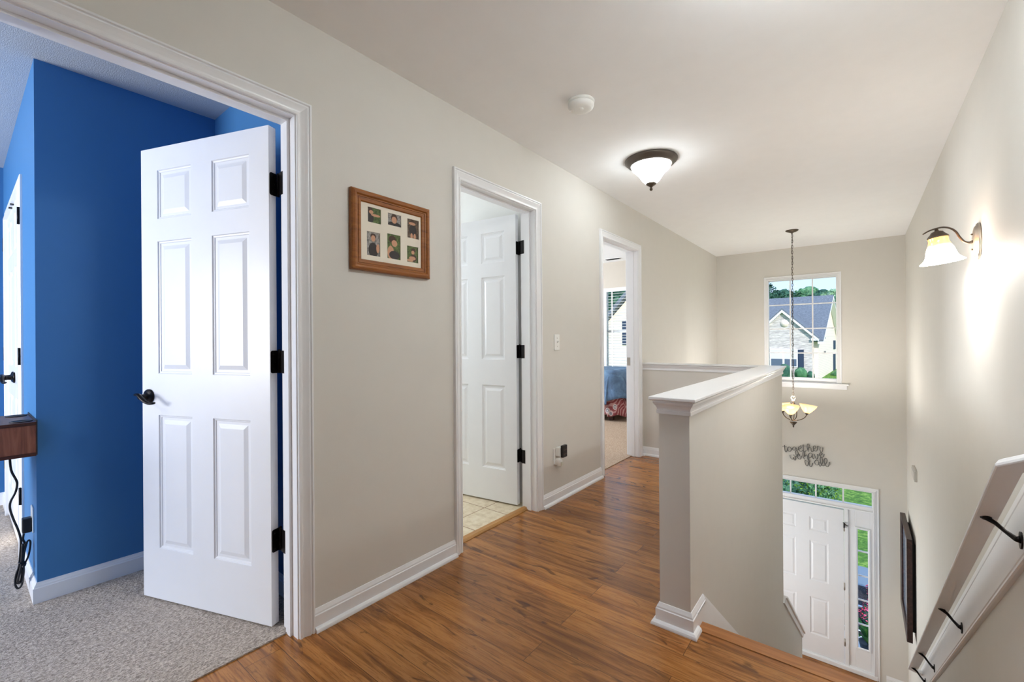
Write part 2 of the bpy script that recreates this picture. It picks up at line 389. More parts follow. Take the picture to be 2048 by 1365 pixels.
# bathroom
wall_y('wall_bath_side', 2.505, 2.62, -2.3, -WT, 0, HC, [], [BATHW, BEDW], lambda x, y, z: 1 if y > 2.61 else 0, 'white bathroom wall behind the open door')
wall_x('wall_bath_left', -2.4, -2.3, BYA + .1, 2.62, 0, HC, [], BATHW, c0, 'white far wall of the bathroom')
wall_y('wall_bath_near', BYA + .1, BYA + .12, -2.3, BX - .1, 0, HC, [], BATHW, c0, 'white near wall of the bathroom')
fb = MB(); fb.box(-2.3, -.105, BYA + .1, 2.505, -.1, .004); struct(fb.build('floor_tile', TILE), 'square beige tiles of the bathroom floor', 'floor')
cb = MB(); cb.box(-2.3, -WT, BYA + .1, 2.62, HC, HC + .1); struct(cb.build('ceiling_bathroom', CEIL), 'white bathroom ceiling', 'ceiling')
fb = MB(); fb.prism([(-.114, 0), (-.114, .010), (-.108, .014), (-.080, .013), (-.066, .003), (-.066, 0)], 'y', D[1][0], D[1][1])
struct(fb.build('trim_3', REDUCER), 'light wood threshold strip between tile and planks', 'trim')
# guest room
GY = 6.66; GX = -4.0
GW = (-1.60, -.70, .60, 2.015)
wall_y('wall_guest_far', GY, GY + .15, GX, -WT, 0, HC, [GW], BEDW, c0, 'beige guest room wall around the window with blinds')
wall_x('wall_guest_left', GX - .1, GX, 2.62, GY, 0, HC, [], BEDW, c0, 'beige side wall of the guest room')
fb = MB(); fb.box(GX, -.07, 2.62, GY, -.1, .006); struct(fb.build('floor_guest_carpet', CARPET2), 'tan carpet of the guest room', 'floor')
cb = MB(); cb.box(GX, -WT, 2.62, GY, HC, HC + .1); struct(cb.build('ceiling_guest_room', CEIL), 'white guest room ceiling', 'ceiling')

# ---------------------------------------------------------------- mouldings
CAS = [(0, 0), (0, .008), (.003, .0105), (.011, .0105), (.013, .0075), (.018, .0085), (.030, .0125), (.040, .0165), (.043, .0125), (.0465, .0125), (.049, .0185), (.055, .0185), (.057, .0155), (.057, 0)]
BASE = [(0, 0), (.0295, 0), (.0295, .005), (.027, .012), (.021, .0175), (.014, .0195), (.014, .063), (.0105, .066), (.010, .072), (.0065, .079), (.003, .0865), (0, .0865)]
BASE_T = [(0, 0), (.014, 0), (.014, .066), (.0105, .069), (.0095, .075), (.0055, .081), (.003, .0885), (0, .0885)]
def flip(p): return [(-a, b) for a, b in p]
def casing_left_wall(n, y0, y1, label):
    y0 -= .005; y1 += .005; z = OPEN_H + .004
    mb = MB()   # path goes up on near side, across, down on far side ; normal +X
    path = [(0, y0, 0), (0, y0, z), (0, y1, z), (0, y1, 0)]
    # tangent x normal for first leg: (0,0,1)x(1,0,0) = (0,1,0) -> towards +y, need outward -y
    mb.sweep(flip(CAS), path, (1, 0, 0))
    # casing on the room side
    mb.sweep(CAS, [(-WT, p[1], p[2]) for p in path], (-1, 0, 0))
    # jamb
    JT = .02
    mb.box(-WT, 0, y0 + .005 - JT, y0 + .005, 0, OPEN_H + JT); mb.box(-WT, 0, y1 - .005, y1 - .005 + JT, 0, OPEN_H + JT); mb.box(-WT, 0, y0 + .005, y1 - .005, OPEN_H, OPEN_H + JT)
    # stops
    a, b = y0 + .005, y1 - .005
    mb.box(-.075, -.040, a, a + .011, 0, OPEN_H); mb.box(-.075, -.040, b - .011, b, 0, OPEN_H); mb.box(-.075, -.040, a + .011, b - .011, OPEN_H - .011, OPEN_H)
    return struct(mb.build(n, TRIM), label, 'trim')
casing_left_wall('trim_4', *D[0], 'white casing of the blue bedroom doorway, nearest of three')
casing_left_wall('trim_5', *D[1], 'white casing of the bathroom doorway, middle of three')
g3 = casing_left_wall('trim_6', *D[2], 'white casing of the guest room doorway, farthest of three')
sp = MB(); sp.box(-.113, -.080, D[2][1] - .0025, D[2][1] - .0005, .905, .985); sp.box(-.104, -.090, D[2][1] - .004, D[2][1] - .002, .93, .96)
sp.build('strike_plate', NICKEL, g3)

def base(n, path, nrm_side, label, prof=BASE, mat=TRIM):
    mb = MB(); mb.sweep(prof if nrm_side > 0 else flip(prof), path, (0, 0, 1)); return struct(mb.build(n, mat), label, 'baseboard')
# tangent x Z : for +y travel -> (0,1,0)x(0,0,1) = (1,0,0)  => outward +x
cw = .062
base('baseboard_left', [(0, D[0][1] + cw, 0), (0, D[1][0] - cw, 0)], 1, 'white baseboard between the blue bedroom and bathroom doorways')
base('baseboard_left_middle', [(0, D[1][1] + cw, 0), (0, D[2][0] - cw, 0)], 1, 'white baseboard between the bathroom and guest room doorways')
base('baseboard_left_near', [(0, BACK, 0), (0, D[0][0] - cw, 0)], 1, 'white baseboard before the first doorway')
base('baseboard_landing', [(0, D[2][1] + cw, 0), (0, CY0, 0), (X1, CY0, 0), (X1, HY0, 0), (X2, HY0, 0), (X2, 1.832, 0)], 1, 'white baseboard wrapping the half walls of the landing')
base('baseboard_right', [(XR, 1.83, 0), (XR, BACK, 0), (0, BACK, 0)], 1, 'white baseboard along the right wall of the hall')
base('baseboard_foyer', [(UX1 + .06, YF, LOW), (XR, YF, LOW), (XR, 6.05, LOW)], 1, 'white baseboard beside the front door', [(a, b * 1.25) for a, b in BASE])
base('baseboard_blue', [(BFX, -3, .006), (BFX, BY, .006), (-2.91, BY, .006)], 1, 'white baseboard left of the closet doors', BASE_T)
base('baseboard_blue_corner', [(-1.675, BY, .006), (BX, BY, .006), (BX, BYA, .006), (-WT, BYA, .006)], 1, 'white baseboard around the blue wall corner', BASE_T)
base('baseboard_guest', [(GX, GY, .006), (-WT, GY, .006)], 1, 'white baseboard under the guest room window', BASE_T)
# fix: last one travels +x along a wall whose room side is -y : (1,0,0)x(0,0,1) = (0,-1,0) ok

# half wall caps
CAPP = [(0, 0), (.007, 0), (.007, .013), (.0045, .015), (.0055, .022), (.010, .032), (.0165, .040), (.0175, .044), (.0195, .045), (.0195, .050), (.0165, .0505), (.0165, .0535), (.0265, .0545), (.031, .059), (.031, .067), (.029, .069), (0, .069)]
def cap(n, path, z, body, label):
    mb = MB(); mb.sweep(CAPP, [(x, y, z) for x, y in path], (0, 0, 1)); mb.box(*body, z + .05, z + .069); return struct(mb.build(n, TRIM), label, 'trim')
ZC = .859
cap('trim_7', [(X1, CY0), (X1, HY0), (X2, HY0), (X2, HY1 + .03)], ZC, (X1, X2, HY0, HY1 + .03), 'white moulded cap along the half wall beside the stairs')
cap('trim_8', [(0.0, CY0), (X1 - .031, CY0)], ZC, (0, X1 - .0, CY0, CY1 + .03), 'white moulded cap on the half wall across the landing')
# skirt board on the half wall side of the stairs: rises from the baseboard to a peak, then runs down
sl = .778
def zline(y, z0): return z0 - (y - 1.946) * sl
pk = (1.950, .0865)
skb = MB()
skb.prism([(1.832, -.02), (1.832, .066), (1.950, .066), (5.88, zline(5.88, .066)), (5.88, zline(5.88, -.22)), (2.0, -.34), (1.93, -.05)], 'x', X2, X2 + .014)
skb.sweep([(0, .060), (.014, .060), (.014, .063), (.0105, .066), (.010, .072), (.0065, .079), (.003, .0865), (0, .0865)], [(X2, 1.832, 0), (X2, 1.950, 0)], (0, 0, 1))
skb.prism([(1.950, .0600), (1.950, .0865), (5.88, zline(5.88, .0865)), (5.88, zline(5.88, .060))], 'x', X2, X2 + .004)
skb.prism([(1.950, .0600), (1.950, .0790), (5.88, zline(5.88, .0790)), (5.88, zline(5.88, .060))], 'x', X2, X2 + .0075)
skb.prism([(1.950, .0600), (1.950, .0700), (5.88, zline(5.88, .0700)), (5.88, zline(5.88, .060))], 'x', X2, X2 + .011)
struct(skb.build('trim_9', TRIM), 'white pointed skirt board where the stairs begin', 'trim')
# lower sloped cap
lc = MB(); s2_ = (2.111 - .997) / (5.872 - 4.344)
za = -.997; a0 = (4.41, za - (4.41 - 4.344) * s2_); a1 = (5.90, za - (5.90 - 4.344) * s2_)
nrm = Vector((0, s2_, 1)).normalized()
lc.sweep([(-.031, -.016), (-.031, 0), (X2 - X1 + .031, 0), (X2 - X1 + .031, -.016), (X2 - X1 + .018, -.018), (X2 - X1 + .014, -.06), (X2 - X1, -.062), (0, -.062), (-.014, -.06), (-.018, -.018)],
         [(X1, a0[0], a0[1]), (X1, a1[0], a1[1])], nrm)
struct(lc.build('trim_10', TRIM), 'white sloping cap low on the stair wall near the front door', 'trim')

# ---------------------------------------------------------------- doors
def slab(mb, w, h, t, xc, zc, mi=0):
    """six panel slab, x 0..w, y -t..0, both faces panelled"""
    X = [0, xc[0], xc[1], xc[2], xc[3], w]; Z = [0] + [z for p in zc for z in p] + [h]
    for side in (0, 1):
        y0 = 0 if side == 0 else -t; sg = -1 if side == 0 else 1
        for i in range(5):
            for j in range(len(Z) - 1):
                a, b, c, d = X[i], X[i + 1], Z[j], Z[j + 1]
                if i in (1, 3) and j % 2 == 1:
                    rings = []
                    for ins, dep in ((0, 0), (.003, .0045), (.008, .0055), (.011, .0085), (.022, .0085), (.040, .002), (.042, .002)):
                        y = y0 + sg * dep; rings.append([(a + ins, y, c + ins), (b - ins, y, c + ins), (b - ins, y, d - ins), (a + ins, y, d - ins)])
                    vs = [v for r in rings for v in r]; fs = []
                    for r in range(len(rings) - 1):
                        for k in range(4): fs.append((r * 4 + k, r * 4 + (k + 1) % 4, r * 4 + 4 + (k + 1) % 4, r * 4 + 4 + k))
                    fs.append(tuple(range(len(vs) - 4, len(vs)))); mb.add(vs, fs, mi)
                else:
                    mb.add([(a, y0, c), (b, y0, c), (b, y0, d), (a, y0, d)], [(0, 1, 2, 3)], mi)
    mb.add([(0, -t, 0), (0, 0, 0), (0, 0, h), (0, -t, h)], [(0, 1, 2, 3)], mi); mb.add([(w, -t, 0), (w, 0, 0), (w, 0, h), (w, -t, h)], [(0, 1, 2, 3)], mi)
    mb.add([(0, -t, 0), (w, -t, 0), (w, 0, 0), (0, 0, 0)], [(0, 1, 2, 3)], mi); mb.add([(0, -t, h), (w, -t, h), (w, 0, h), (0, 0, h)], [(0, 1, 2, 3)], mi)
    return mb
ZP = [(.228, .826), (1.011, 1.605), (1.705, 1.924)]
def build_slab(name, w, h, t, xc=None, zc=ZP):
    m = (w - .745) / 2
    xc = xc or ((.104 + m * .5, .312 + m, w - .312 - m, w - .104 - m * .5))
    mb = slab(MB(), w, h, t, xc, zc)
    me_o = mb.build(name, DOORW)
    bm = bmesh.new(); bm.from_mesh(me_o.data); bmesh.ops.remove_doubles(bm, verts=bm.verts, dist=1e-5); bmesh.ops.recalc_face_normals(bm, faces=bm.faces); bm.to_mesh(me_o.data); bm.free()
    return me_o
def rounded_plate(mb, y0, y1, x0, x1, z0, z1, r, round_side='both'):
    """plate in xz plane, extruded y0..y1"""
    pts = []
    for cx, cz, a0 in ((x1 - r, z1 - r, 0), (x0 + r, z1 - r, 90), (x0 + r, z0 + r, 180), (x1 - r, z0 + r, 270)):
        for k in range(5):
            a = math.radians(a0 + k * 22.5); pts.append((cx + r * math.cos(a), cz + r * math.sin(a)))
    mb.prism(pts, 'y', y0, y1); return mb
def hinge(parent, z, leaf_jamb, name='hinge', hgt=.092):
    """local slab frame: x=0 hinge edge; barrel just outside x=0 at the back (y=-t)"""
    mb = MB()
    # leaf on the slab edge (face x=0), seen from the side
    pts = []
    for cy, cz, a0 in ((-.004 - .008, z + hgt / 2 - .008, 0), (-.034, z + hgt / 2 - .002, 90), (-.034, z - hgt / 2 + .002, 180), (-.004 - .008, z - hgt / 2 + .008, 270)):
        rr = .008 if a0 in (0, 270) else .002
        for k in range(5):
            a = math.radians(a0 + k * 22.5); pts.append((cy + rr * math.cos(a), cz + rr * math.sin(a)))
    mb.prism(pts, 'x', -.002, .0005)
    mb.tube([(-.006, -.041, z - hgt / 2), (-.006, -.041, z + hgt / 2)], .0065, 12)
    for k in range(1, 5): mb.tube([(-.006, -.041, z - hgt / 2 + k * hgt / 5 - .0006), (-.006, -.041, z - hgt / 2 + k * hgt / 5 + .0006)], .0071, 12)
    mb.lathe([(.0001, .006), (.004, .004), (.0055, 0)], (-.006, -.041, z + hgt / 2), 10)
    # screws
    for dz, dy in ((.03, -.016), (0, -.024), (-.03, -.016)):
        mb.tube([(-.0028, dy, z + dz), (-.0015, dy, z + dz)], .0036, 10)
    h_ = mb.build(name, BLACK, parent)
    j = MB(); pl_ = [(-.006, -.041)] + list(leaf_jamb)
    for (ax, ay), (bx, by) in zip(pl_[:-1], pl_[1:]):
        d_ = Vector((bx - ax, by - ay, 0)); nn = Vector((-d_.y, d_.x, 0)).normalized() * .0012
        vs = []
        for q in (z - hgt / 2, z + hgt / 2):
            for p in ((ax, ay), (bx, by)):
                for s_ in (-1, 1): vs.append((p[0] + nn.x * s_, p[1] + nn.y * s_, q))
        j.add(vs, [(0, 1, 3, 2), (4, 6, 7, 5), (0, 4, 5, 1), (2, 3, 7, 6), (0, 2, 6, 4), (1, 5, 7, 3)])
    j.build('hinge_leaf', BLACK, h_)
    return h_
def lever(parent, x, z, sgn=1, yside=0, mat=BLACK, towards=-1):
    """lever handle on face y=yside pointing sgn*y; lever runs towards -x*towards"""
    mb = MB(); R = Matrix.Rotation(-PI / 2 * sgn, 4, 'X')
    mb.lathe([(.0001, 0), (.0325, 0), (.0325, .004), (.030, .008), (.020, .011), (.0125, .014), (.0115, .030), (.0125, .034), (.0125, .040), (.009, .044), (.0001, .045)], (x, yside, z), 32, mat=R)
    y = yside + sgn * .042
    pts = []; rad = []
    for k in range(15):
        u = k / 14
        px = x + towards * (-.022 + u * .118) ; pz = z + .010 * math.cos(u * PI * 1.0) * 1.0 - .012 * u + .006 * math.sin(u * 2 * PI)
        py = y + sgn * .010 * math.sin(u * PI) ; pts.append((px, py, pz)); rad.append(.0085 + .0025 * math.sin(u * PI) - .002 * u)
    mb.tube(pts, rad, 12, flat=.72)
    return mb.build('door_handle', mat, parent)
def to_local(o, p):
    import mathutils
    m = Matrix.Translation(o.location) @ Matrix.Rotation(o.rotation_euler[2], 4, 'Z'); q = m.inverted() @ Vector((p[0], p[1], 0)); return (q.x, q.y)

# door 1: open into the blue bedroom
d1 = build_slab('door_1', .745, 2.026, .035); d1.location = (-.143, .789, .012); d1.rotation_euler = (0, 0, math.atan2(-.346, -.938))
struct(d1, 'open white six-panel door of the blue bedroom, largest of the doors', 'door')
for z in (1.793, 1.068, .340): hinge(d1, z, (to_local(d1, (-.118, D[0][1] - .0012)), to_local(d1, (-.092, D[0][1] - .0012))))
lever(d1, .700, .908, 1, 0, towards=-1); lever(d1, .700, .908, -1, -.035, towards=-1)
# door 2: open into the bathroom
d2 = build_slab('door_2', .70, 2.026, .035); d2.location = (-.150, 2.422, .016); d2.rotation_euler = (0, 0, math.atan2(-.140, -.990))
struct(d2, 'open white six-panel door of the bathroom, in the middle doorway', 'door')
for z in (1.793, 1.068, .340): hinge(d2, z, (to_local(d2, (-.118, D[1][1] - .0012)), to_local(d2, (-.092, D[1][1] - .0012))))
lever(d2, .652, .908, 1, 0, towards=-1); lever(d2, .652, .908, -1, -.035, towards=-1)
# door 3: swung fully back into the guest room, against its wall
d3 = build_slab('door_3', .745, 2.026, .035); d3.location = (-.150, 3.432, .016); d3.rotation_euler = (0, 0, math.radians(186) + 0)
struct(d3, 'white six-panel guest room door swung back out of sight', 'door')
lever(d3, .700, .908, 1, 0, towards=-1)
# closet double doors on the blue wall
for i, (x0, label) in enumerate(((-2.838, 'left white leaf of the closet doors on the blue wall'), (-2.288, 'right white leaf of the closet doors, nearer the corner'))):
    dd = build_slab('door_%d' % (4 + i), .546, 2.03, .035, (.075, .240, .306, .471)); dd.location = (x0, BY + .005 + .0, .016); dd.rotation_euler = (0, 0, 0)
    # local y -t..0 ; face towards -Y of world is y=-t
    dd.location.y = BY + .034
    struct(dd, label, 'door')
    for z in (1.82, 1.08, .345):
        hb = MB(); xe = -.004 if i == 0 else .550
        hb.tube([(xe, -.048, z - .045), (xe, -.048, z + .045)], .0055, 10); hb.box(xe - .007, xe + .007, -.048, -.0345, z - .045, z + .045); hb.build('hinge', BLACK, dd)
    if i == 1: lever(dd, .05, .945, -1, -.035, towards=1)
    else: lever(dd, .496, .945, -1, -.035, towards=-1)
    k = MB(); kx = .49 if i == 0 else .05
    k.box(kx - .012, kx + .012, -.050, -.034, 1.975, 1.995); k.build('ball_catch', BLACK, dd)
mb = MB(); cx0, cx1, cz = -2.85, -1.73, 2.055
mb.sweep(CAS, [(cx0, BY, 0), (cx0, BY, cz), (cx1, BY, cz), (cx1, BY, 0)], (0, -1, 0))
mb.v = [(v[0], v[1], v[2]) for v in mb.v]
mb.box(-2.847, -2.838, BY, BY + .09, 0, 2.05); mb.box(-1.742, -1.733, BY, BY + .09, 0, 2.05); mb.box(-2.838, -1.742, BY, BY + .09, 2.046, 2.055)
struct(mb.build('trim_11', TRIM), 'white casing around the closet doors on the blue wall', 'trim')

# ---------------------------------------------------------------- foyer window
def sash_window(name, x0, x1, z0, z1, y, label, cols, rows, glass, mw=.016, yg=.055):
    root = empty(name, ((x0 + x1) / 2, y, z0)); struct(root, label, 'window'); ox, oy, oz = root.location
    def L(mb): mb.v = [(a - ox, b - oy, c - oz) for a, b, c in mb.v]; return mb
    fr = MB()
    T = .024
    fr.box(x0, x0 + .012, y, y + .15, z0, z1); fr.box(x1 - .012, x1, y, y + .15, z0, z1); fr.box(x0, x1, y, y + .15, z1 - .012, z1); fr.box(x0, x1, y, y + .15, z0, z0 + .012)
    L(fr).build('window_frame', TRIM, root)
    gx0, gx1, gz0, gz1 = glass; sa = MB(); ya, yb = y + yg - .018, y + yg + .014
    sa.box(x0 + .012, gx0, ya, yb, z0 + .012, z1 - .012); sa.box(gx1, x1 - .012, ya, yb, z0 + .012, z1 - .012); sa.box(gx0, gx1, ya, yb, gz1, z1 - .012); sa.box(gx0, gx1, ya, yb, z0 + .012, gz0)
    L(sa).build('sash', TRIM, root, bevel=.004)
    mu = MB()
    for i in range(1, cols):
        x = gx0 + (gx1 - gx0) * i / cols; mu.box(x - mw / 2, x + mw / 2, y + yg - .008, y + yg + .006, gz0, gz1)
    for j in range(1, rows):
        z = gz0 + (gz1 - gz0) * j / rows; mu.box(gx0, gx1, y + yg - .0075, y + yg + .0055, z - mw / 2, z + mw / 2)
    L(mu).build('muntin', TRIM, root)
    gl = MB(); gl.box(gx0, gx1, y + yg - .001, y + yg + .001, gz0, gz1); L(gl).build('window_pane', GLASS, root)
    return root, L
win, L = sash_window('window_1', WX0, WX1, WZ0, WZ1, YF, 'white twelve-light window high in the far wall', 3, 4, (.697, 1.480, .622, 1.985))
ca = MB(); ca.sweep(CAS, [(WX0, YF, WZ0), (WX0, YF, WZ1), (WX1, YF, WZ1), (WX1, YF, WZ0)], (0, -1, 0))
L(ca).build('window_casing', TRIM, win)
st = MB(); st.box(WX0 - .075, WX1 + .075, YF - .075, YF, WZ0 - .019, WZ0); st.box(WX0, WX1, YF, YF + .05, WZ0 - .004, WZ0 + .003)
L(st).build('window_sill', TRIM, win, bevel=.005)
ap = MB(); ap.box(WX0 - .055, WX1 + .055, YF - .017, YF, WZ0 - .078, WZ0 - .019); L(ap).build('apron', TRIM, win, bevel=.004)

# ---------------------------------------------------------------- guest room window with blinds
gw, L = sash_window('window_2', *GW, GY, 'guest room window seen through the far doorway', 1, 1, (-1.565, -.735, .64, 1.975), yg=.10)
mr = MB(); mr.box(-1.588, -.712, GY + .07, GY + .115, 1.285, 1.325); L(mr).build('meeting_rail', TRIM, gw)
ca = MB(); ca.sweep([(a * 1.1, b) for a, b in CAS], [(GW[0], GY, GW[2]), (GW[0], GY, GW[3]), (GW[1], GY, GW[3]), (GW[1], GY, GW[2])], (0, -1, 0)); L(ca).build('window_casing', TRIM, gw)
st = MB(); st.box(GW[0] - .08, GW[1] + .08, GY - .05, GY, GW[2] - .02, GW[2]); st.box(GW[0] - .06, GW[1] + .06, GY - .016, GY, GW[2] - .08, GW[2] - .02); L(st).build('window_sill', TRIM, gw, bevel=.004)
bl = empty('window_blinds', (-1.15, GY + .035, 2.0)); tag(bl, 'white horizontal slat blinds hanging in the guest room window', 'blinds')
b0 = MB(); b0.box(-.435, .435, -.025, .025, -.04, .0); b0.build('headrail', PLASTIC, bl)
slm = MB(); sp_ = []
for k in range(9): sp_.append((-.024 + .006 * k, .004 * (1 - ((k - 4) / 4) ** 2)))
slm.prism(sp_ + [(a, b - .0022) for a, b in reversed(sp_)], 'x', -.435, .435)
sl0 = slm.build('slat', PLASTIC, bl); sl0.location = (0, 0, -.075); sl0.rotation_euler = (.16, 0, 0)
for k in range(1, 28):
    c = sl0.copy(); COL.objects.link(c); c.parent = bl; c.location = (0, 0, -.075 - k * .0455)
b0 = MB(); b0.box(-.435, .435, -.02, .02, -1.365, -1.345); b0.build('bottom_rail', PLASTIC, bl)
for x in (-.30, 0, .30):
    b0 = MB(); b0.box(x - .011, x + .011, -.027, -.0255, -1.35, -.03); b0.build('ladder_tape', PLASTIC, bl)
vt = MB(); vt.box(-1.43, -1.17, 6.345, 6.455, HC - .006, HC); 
for k in range(5): vt.box(-1.415, -1.185, 6.358 + k * .019, 6.368 + k * .019, HC - .009, HC - .0055, 1)
tag(vt.build('ceiling_vent', [PLASTIC, DARKGAP]), 'small slotted air vent in the guest room ceiling', 'vent')

# ---------------------------------------------------------------- front door unit
fd = empty('door_6', (1.09, YF, LOW)); struct(fd, 'white front door with transom and side lights downstairs', 'door'); fo = fd.location.copy()
def LF(mb): mb.v = [(a - fo.x, b - fo.y, c - fo.z) for a, b, c in mb.v]; return mb
SLX0, SLX1, SLZ0, SLZ1 = .631, 1.545, -3.140, -1.112
TG = (.300, 1.836, -1.018, -.831)         # transom glass
yg = YF + .055
un = MB()
un.box(UX0, UX0 + .02, YF, YF + .15, LOW, UZ1); un.box(UX1 - .02, UX1, YF, YF + .15, LOW, UZ1); un.box(UX0, UX1, YF, YF + .15, UZ1 - .02, UZ1)
un.box(UX0 + .02, UX1 - .02, YF + .005, YF + .12, -1.095, -1.075)           # transom bar
un.box(UX0 + .02, UX1 - .02, YF + .02, YF + .09, -1.075, TG[2]); un.box(UX0 + .02, UX1 - .02, YF + .02, YF + .09, TG[3], UZ1 - .02)
un.box(UX0 + .02, TG[0], YF + .0202, YF + .0898, TG[2], TG[3]); un.box(TG[1], UX1 - .02, YF + .0202, YF + .0898, TG[2], TG[3])
for a, b in ((.585, SLX0 - .003), (SLX1 + .003, 1.592)): un.box(a, b, YF + .004, YF + .12, LOW + .03, -1.095)
LF(un).build('door_frame', TRIM, fd, bevel=.003)
ca = MB(); ca.sweep(CAS, [(UX0, YF, LOW), (UX0, YF, UZ1), (UX1, YF, UZ1), (UX1, YF, LOW)], (0, -1, 0)); LF(ca).build('door_casing', TRIM, fd)
th = MB(); th.box(UX0 + .02, UX1 - .02, YF - .02, YF + .15, LOW, -3.158); th.box(UX0 + .02, UX1 - .02, YF + .01, YF + .13, -3.158, -3.146); LF(th).build('threshold', TRIM, fd, bevel=.004)
tg = MB(); tg.box(TG[0], TG[1], yg - .001, yg + .001, TG[2], TG[3]); LF(tg).build('transom_pane', GLASS, fd)
mu = MB()
for x in (.643, .9455, 1.2405, 1.5405): mu.box(x - .009, x + .009, yg - .008, yg + .006, TG[2], TG[3])
LF(mu).build('transom_muntin', TRIM, fd)
fm = MB(); e = .012
fm.box(TG[0] - .02, TG[1] + .02, YF + .012, YF + .022, TG[2] - .02, TG[2] - .003); fm.box(TG[0] - .02, TG[1] + .02, YF + .012, YF + .022, TG[3] + .003, TG[3] + .02)
fm.box(TG[0] - .02, TG[0] - .003, YF + .012, YF + .022, TG[2] - .003, TG[3] + .003); fm.box(TG[1] + .003, TG[1] + .02, YF + .012, YF + .022, TG[2] - .003, TG[3] + .003)
LF(fm).build('transom_bead', TRIM, fd, bevel=.003)
# slab, room face towards -Y
sw = SLX1 - SLX0; sh = SLZ1 - SLZ0
zz = [(.250, .758), (.985, 1.530), (1.670, 1.858)]
fs_ = build_slab('door_slab', sw, sh, .044, (.167, .378, .536, .747), [(.250, .758), (.985, 1.530), (1.670, 1.858)])
fs_.parent = fd; fs_.location = (SLX0 - fo.x, YF + .012 + .044 - fo.y, SLZ0 - fo.z)
for z in (.28, 1.02, 1.80):
    hb = MB(); hb.tube([(sw + .004, -.050, z - .05), (sw + .004, -.050, z + .05)], .007, 10); hb.build('hinge', NICKEL, fs_)
lever(fs_, .065, .93, -1, -.044, NICKEL, towards=1)
gd = MB(); gd.tube([(sw + .006, -.060, 1.865), (sw + .004, -.064, 1.80)], .008, 8); gd.tube([(sw - .006, -.062, 1.868), (sw + .030, -.085, 1.845), (sw + .046, -.075, 1.838)], .005, 8); gd.build('swing_guard', BLACK, fs_)
# side lights
for k, (a, b) in enumerate(((UX0 + .02, .585), (1.592, UX1 - .02))):
    g0, g1 = (a + .075, b - .082) if k == 0 else (1.664, 1.818); z0, z1 = -2.893, -1.305
    sd = MB(); y0, y1 = YF + .020, YF + .07
    sd.box(a, g0, y0, y1, -3.146, -1.095); sd.box(g1, b, y0, y1, -3.146, -1.095); sd.box(g0, g1, y0, y1, -3.146, z0); sd.box(g0, g1, y0, y1, z1, -1.095)
    o = LF(sd).build('side_light', TRIM, fd, bevel=.003)
    sf = MB(); q = .026
    sf.sweep([(0, 0), (0, .010), (.012, .012), (.022, .008), (.026, 0)], [(g0, y0, z0), (g0, y0, z1), (g1, y0, z1), (g1, y0, z0)], (0, -1, 0), closed=True); LF(sf).build('side_light_bead', TRIM, o)
    gl = MB(); gl.box(g0, g1, yg - .001, yg + .001, z0, z1); LF(gl).build('side_light_pane', GLASS, o)
    mu = MB()
    for j in range(1, 5): z = z1 + (z0 - z1) * j / 5; mu.box(g0, g1, yg - .008, yg + .006, z - .009, z + .009)
    LF(mu).build('side_light_muntin', TRIM, o)

# ---------------------------------------------------------------- handrail
PR = Vector((2.06, 2.018, .753)); RS = .7755
rd = Vector((0, 1, -RS)).normalized(); rn = Vector((0, RS, 1)).normalized()     # along, and up normal of the underside plane
hr = empty('handrail', (2.09, 2.018, .753)); tag(hr, 'white sloping handrail on dark brackets along the right wall', 'handrail'); ho = hr.location.copy()
def LH(mb): mb.v = [(a - ho.x, b - ho.y, c - ho.z) for a, b, c in mb.v]; return mb
rail_prof = [(.0, 0), (.056, 0), (.058, .004), (.056, .012), (.050, .026), (.040, .034), (.028, .037), (.016, .034), (.006, .026), (.000, .016), (-.004, .010), (-.003, .003)]
rl = MB()
end = PR + rd * ((5.42 - PR.y) / rd.y)
t = math.radians(40); ret = (Vector((1, 0, 0)) * math.sin(t) + (-rd) * math.cos(t)).normalized()
p_ret = PR + ret * (.094 / math.sin(t)); e_ret = end + (Vector((1, 0, 0)) * math.sin(t) + rd * math.cos(t)).normalized() * (.094 / math.sin(t))
# path from bottom to top: tangent(-rd) x rn = +x side
rl.sweep(flip(rail_prof), [e_ret, end, PR, p_ret], rn, smooth=False)
LH(rl).build('rail', TRIM, hr)
bd = MB()
bt = lambda y, off: .753 - (y - 2.018) * RS + off
pth = [(XR, 5.46, bt(5.46, -.175)), (XR, 1.80, bt(1.80, -.175))]
# board: profile a = perpendicular up inside the wall plane, b = out of the wall
bprof = [(0, 0), (0, .012), (.004, .017), (.012, .017), (.016, .013), (.020, .017), (.170, .017), (.174, .013), (.178, .017), (.200, .017), (.204, .012), (.204, 0)]
bd.sweep(bprof, list(reversed(pth)), (-1, 0, 0)) if False else bd.sweep(flip(bprof) if Vector((0, -1, RS)).normalized().cross(Vector((-1, 0, 0))).z < 0 else bprof, pth, (-1, 0, 0))
LH(bd).build('backing_board', TRIM, hr)
for (yr, zz_) in ((2.345, .5), (3.50, 0), (4.68, 0), (5.30, 0)):
    zr = bt(yr, 0); b_ = MB()
    A = Vector((2.088, yr, zr - .004)); Bp = Vector((XR - .020, yr - .085, zr - .035))
    b_.tube([A + Vector((-.012, .010, .002)), A, A + Vector((.02, -.012, -.010)), (A + Bp) / 2 + Vector((0.004, 0, -.008)), Bp + Vector((-.008, .01, -.004)), Bp], [.009, .009, .0075, .0065, .009, .013], 10)
    b_.lathe([(.0001, -.004), (.013, -.004), (.014, .004), (.0001, .005)], A, 14, mat=Matrix.Rotation(math.atan(-RS), 4, 'X'))
    b_.prism([(yr - .085 + (.018 * math.cos(a * PI / 8)), Bp.z - .002 + .030 * math.sin(a * PI / 8)) for a in range(16)], 'x', XR - .022, XR - .017)
    LH(b_).build('bracket', BLACK, hr)

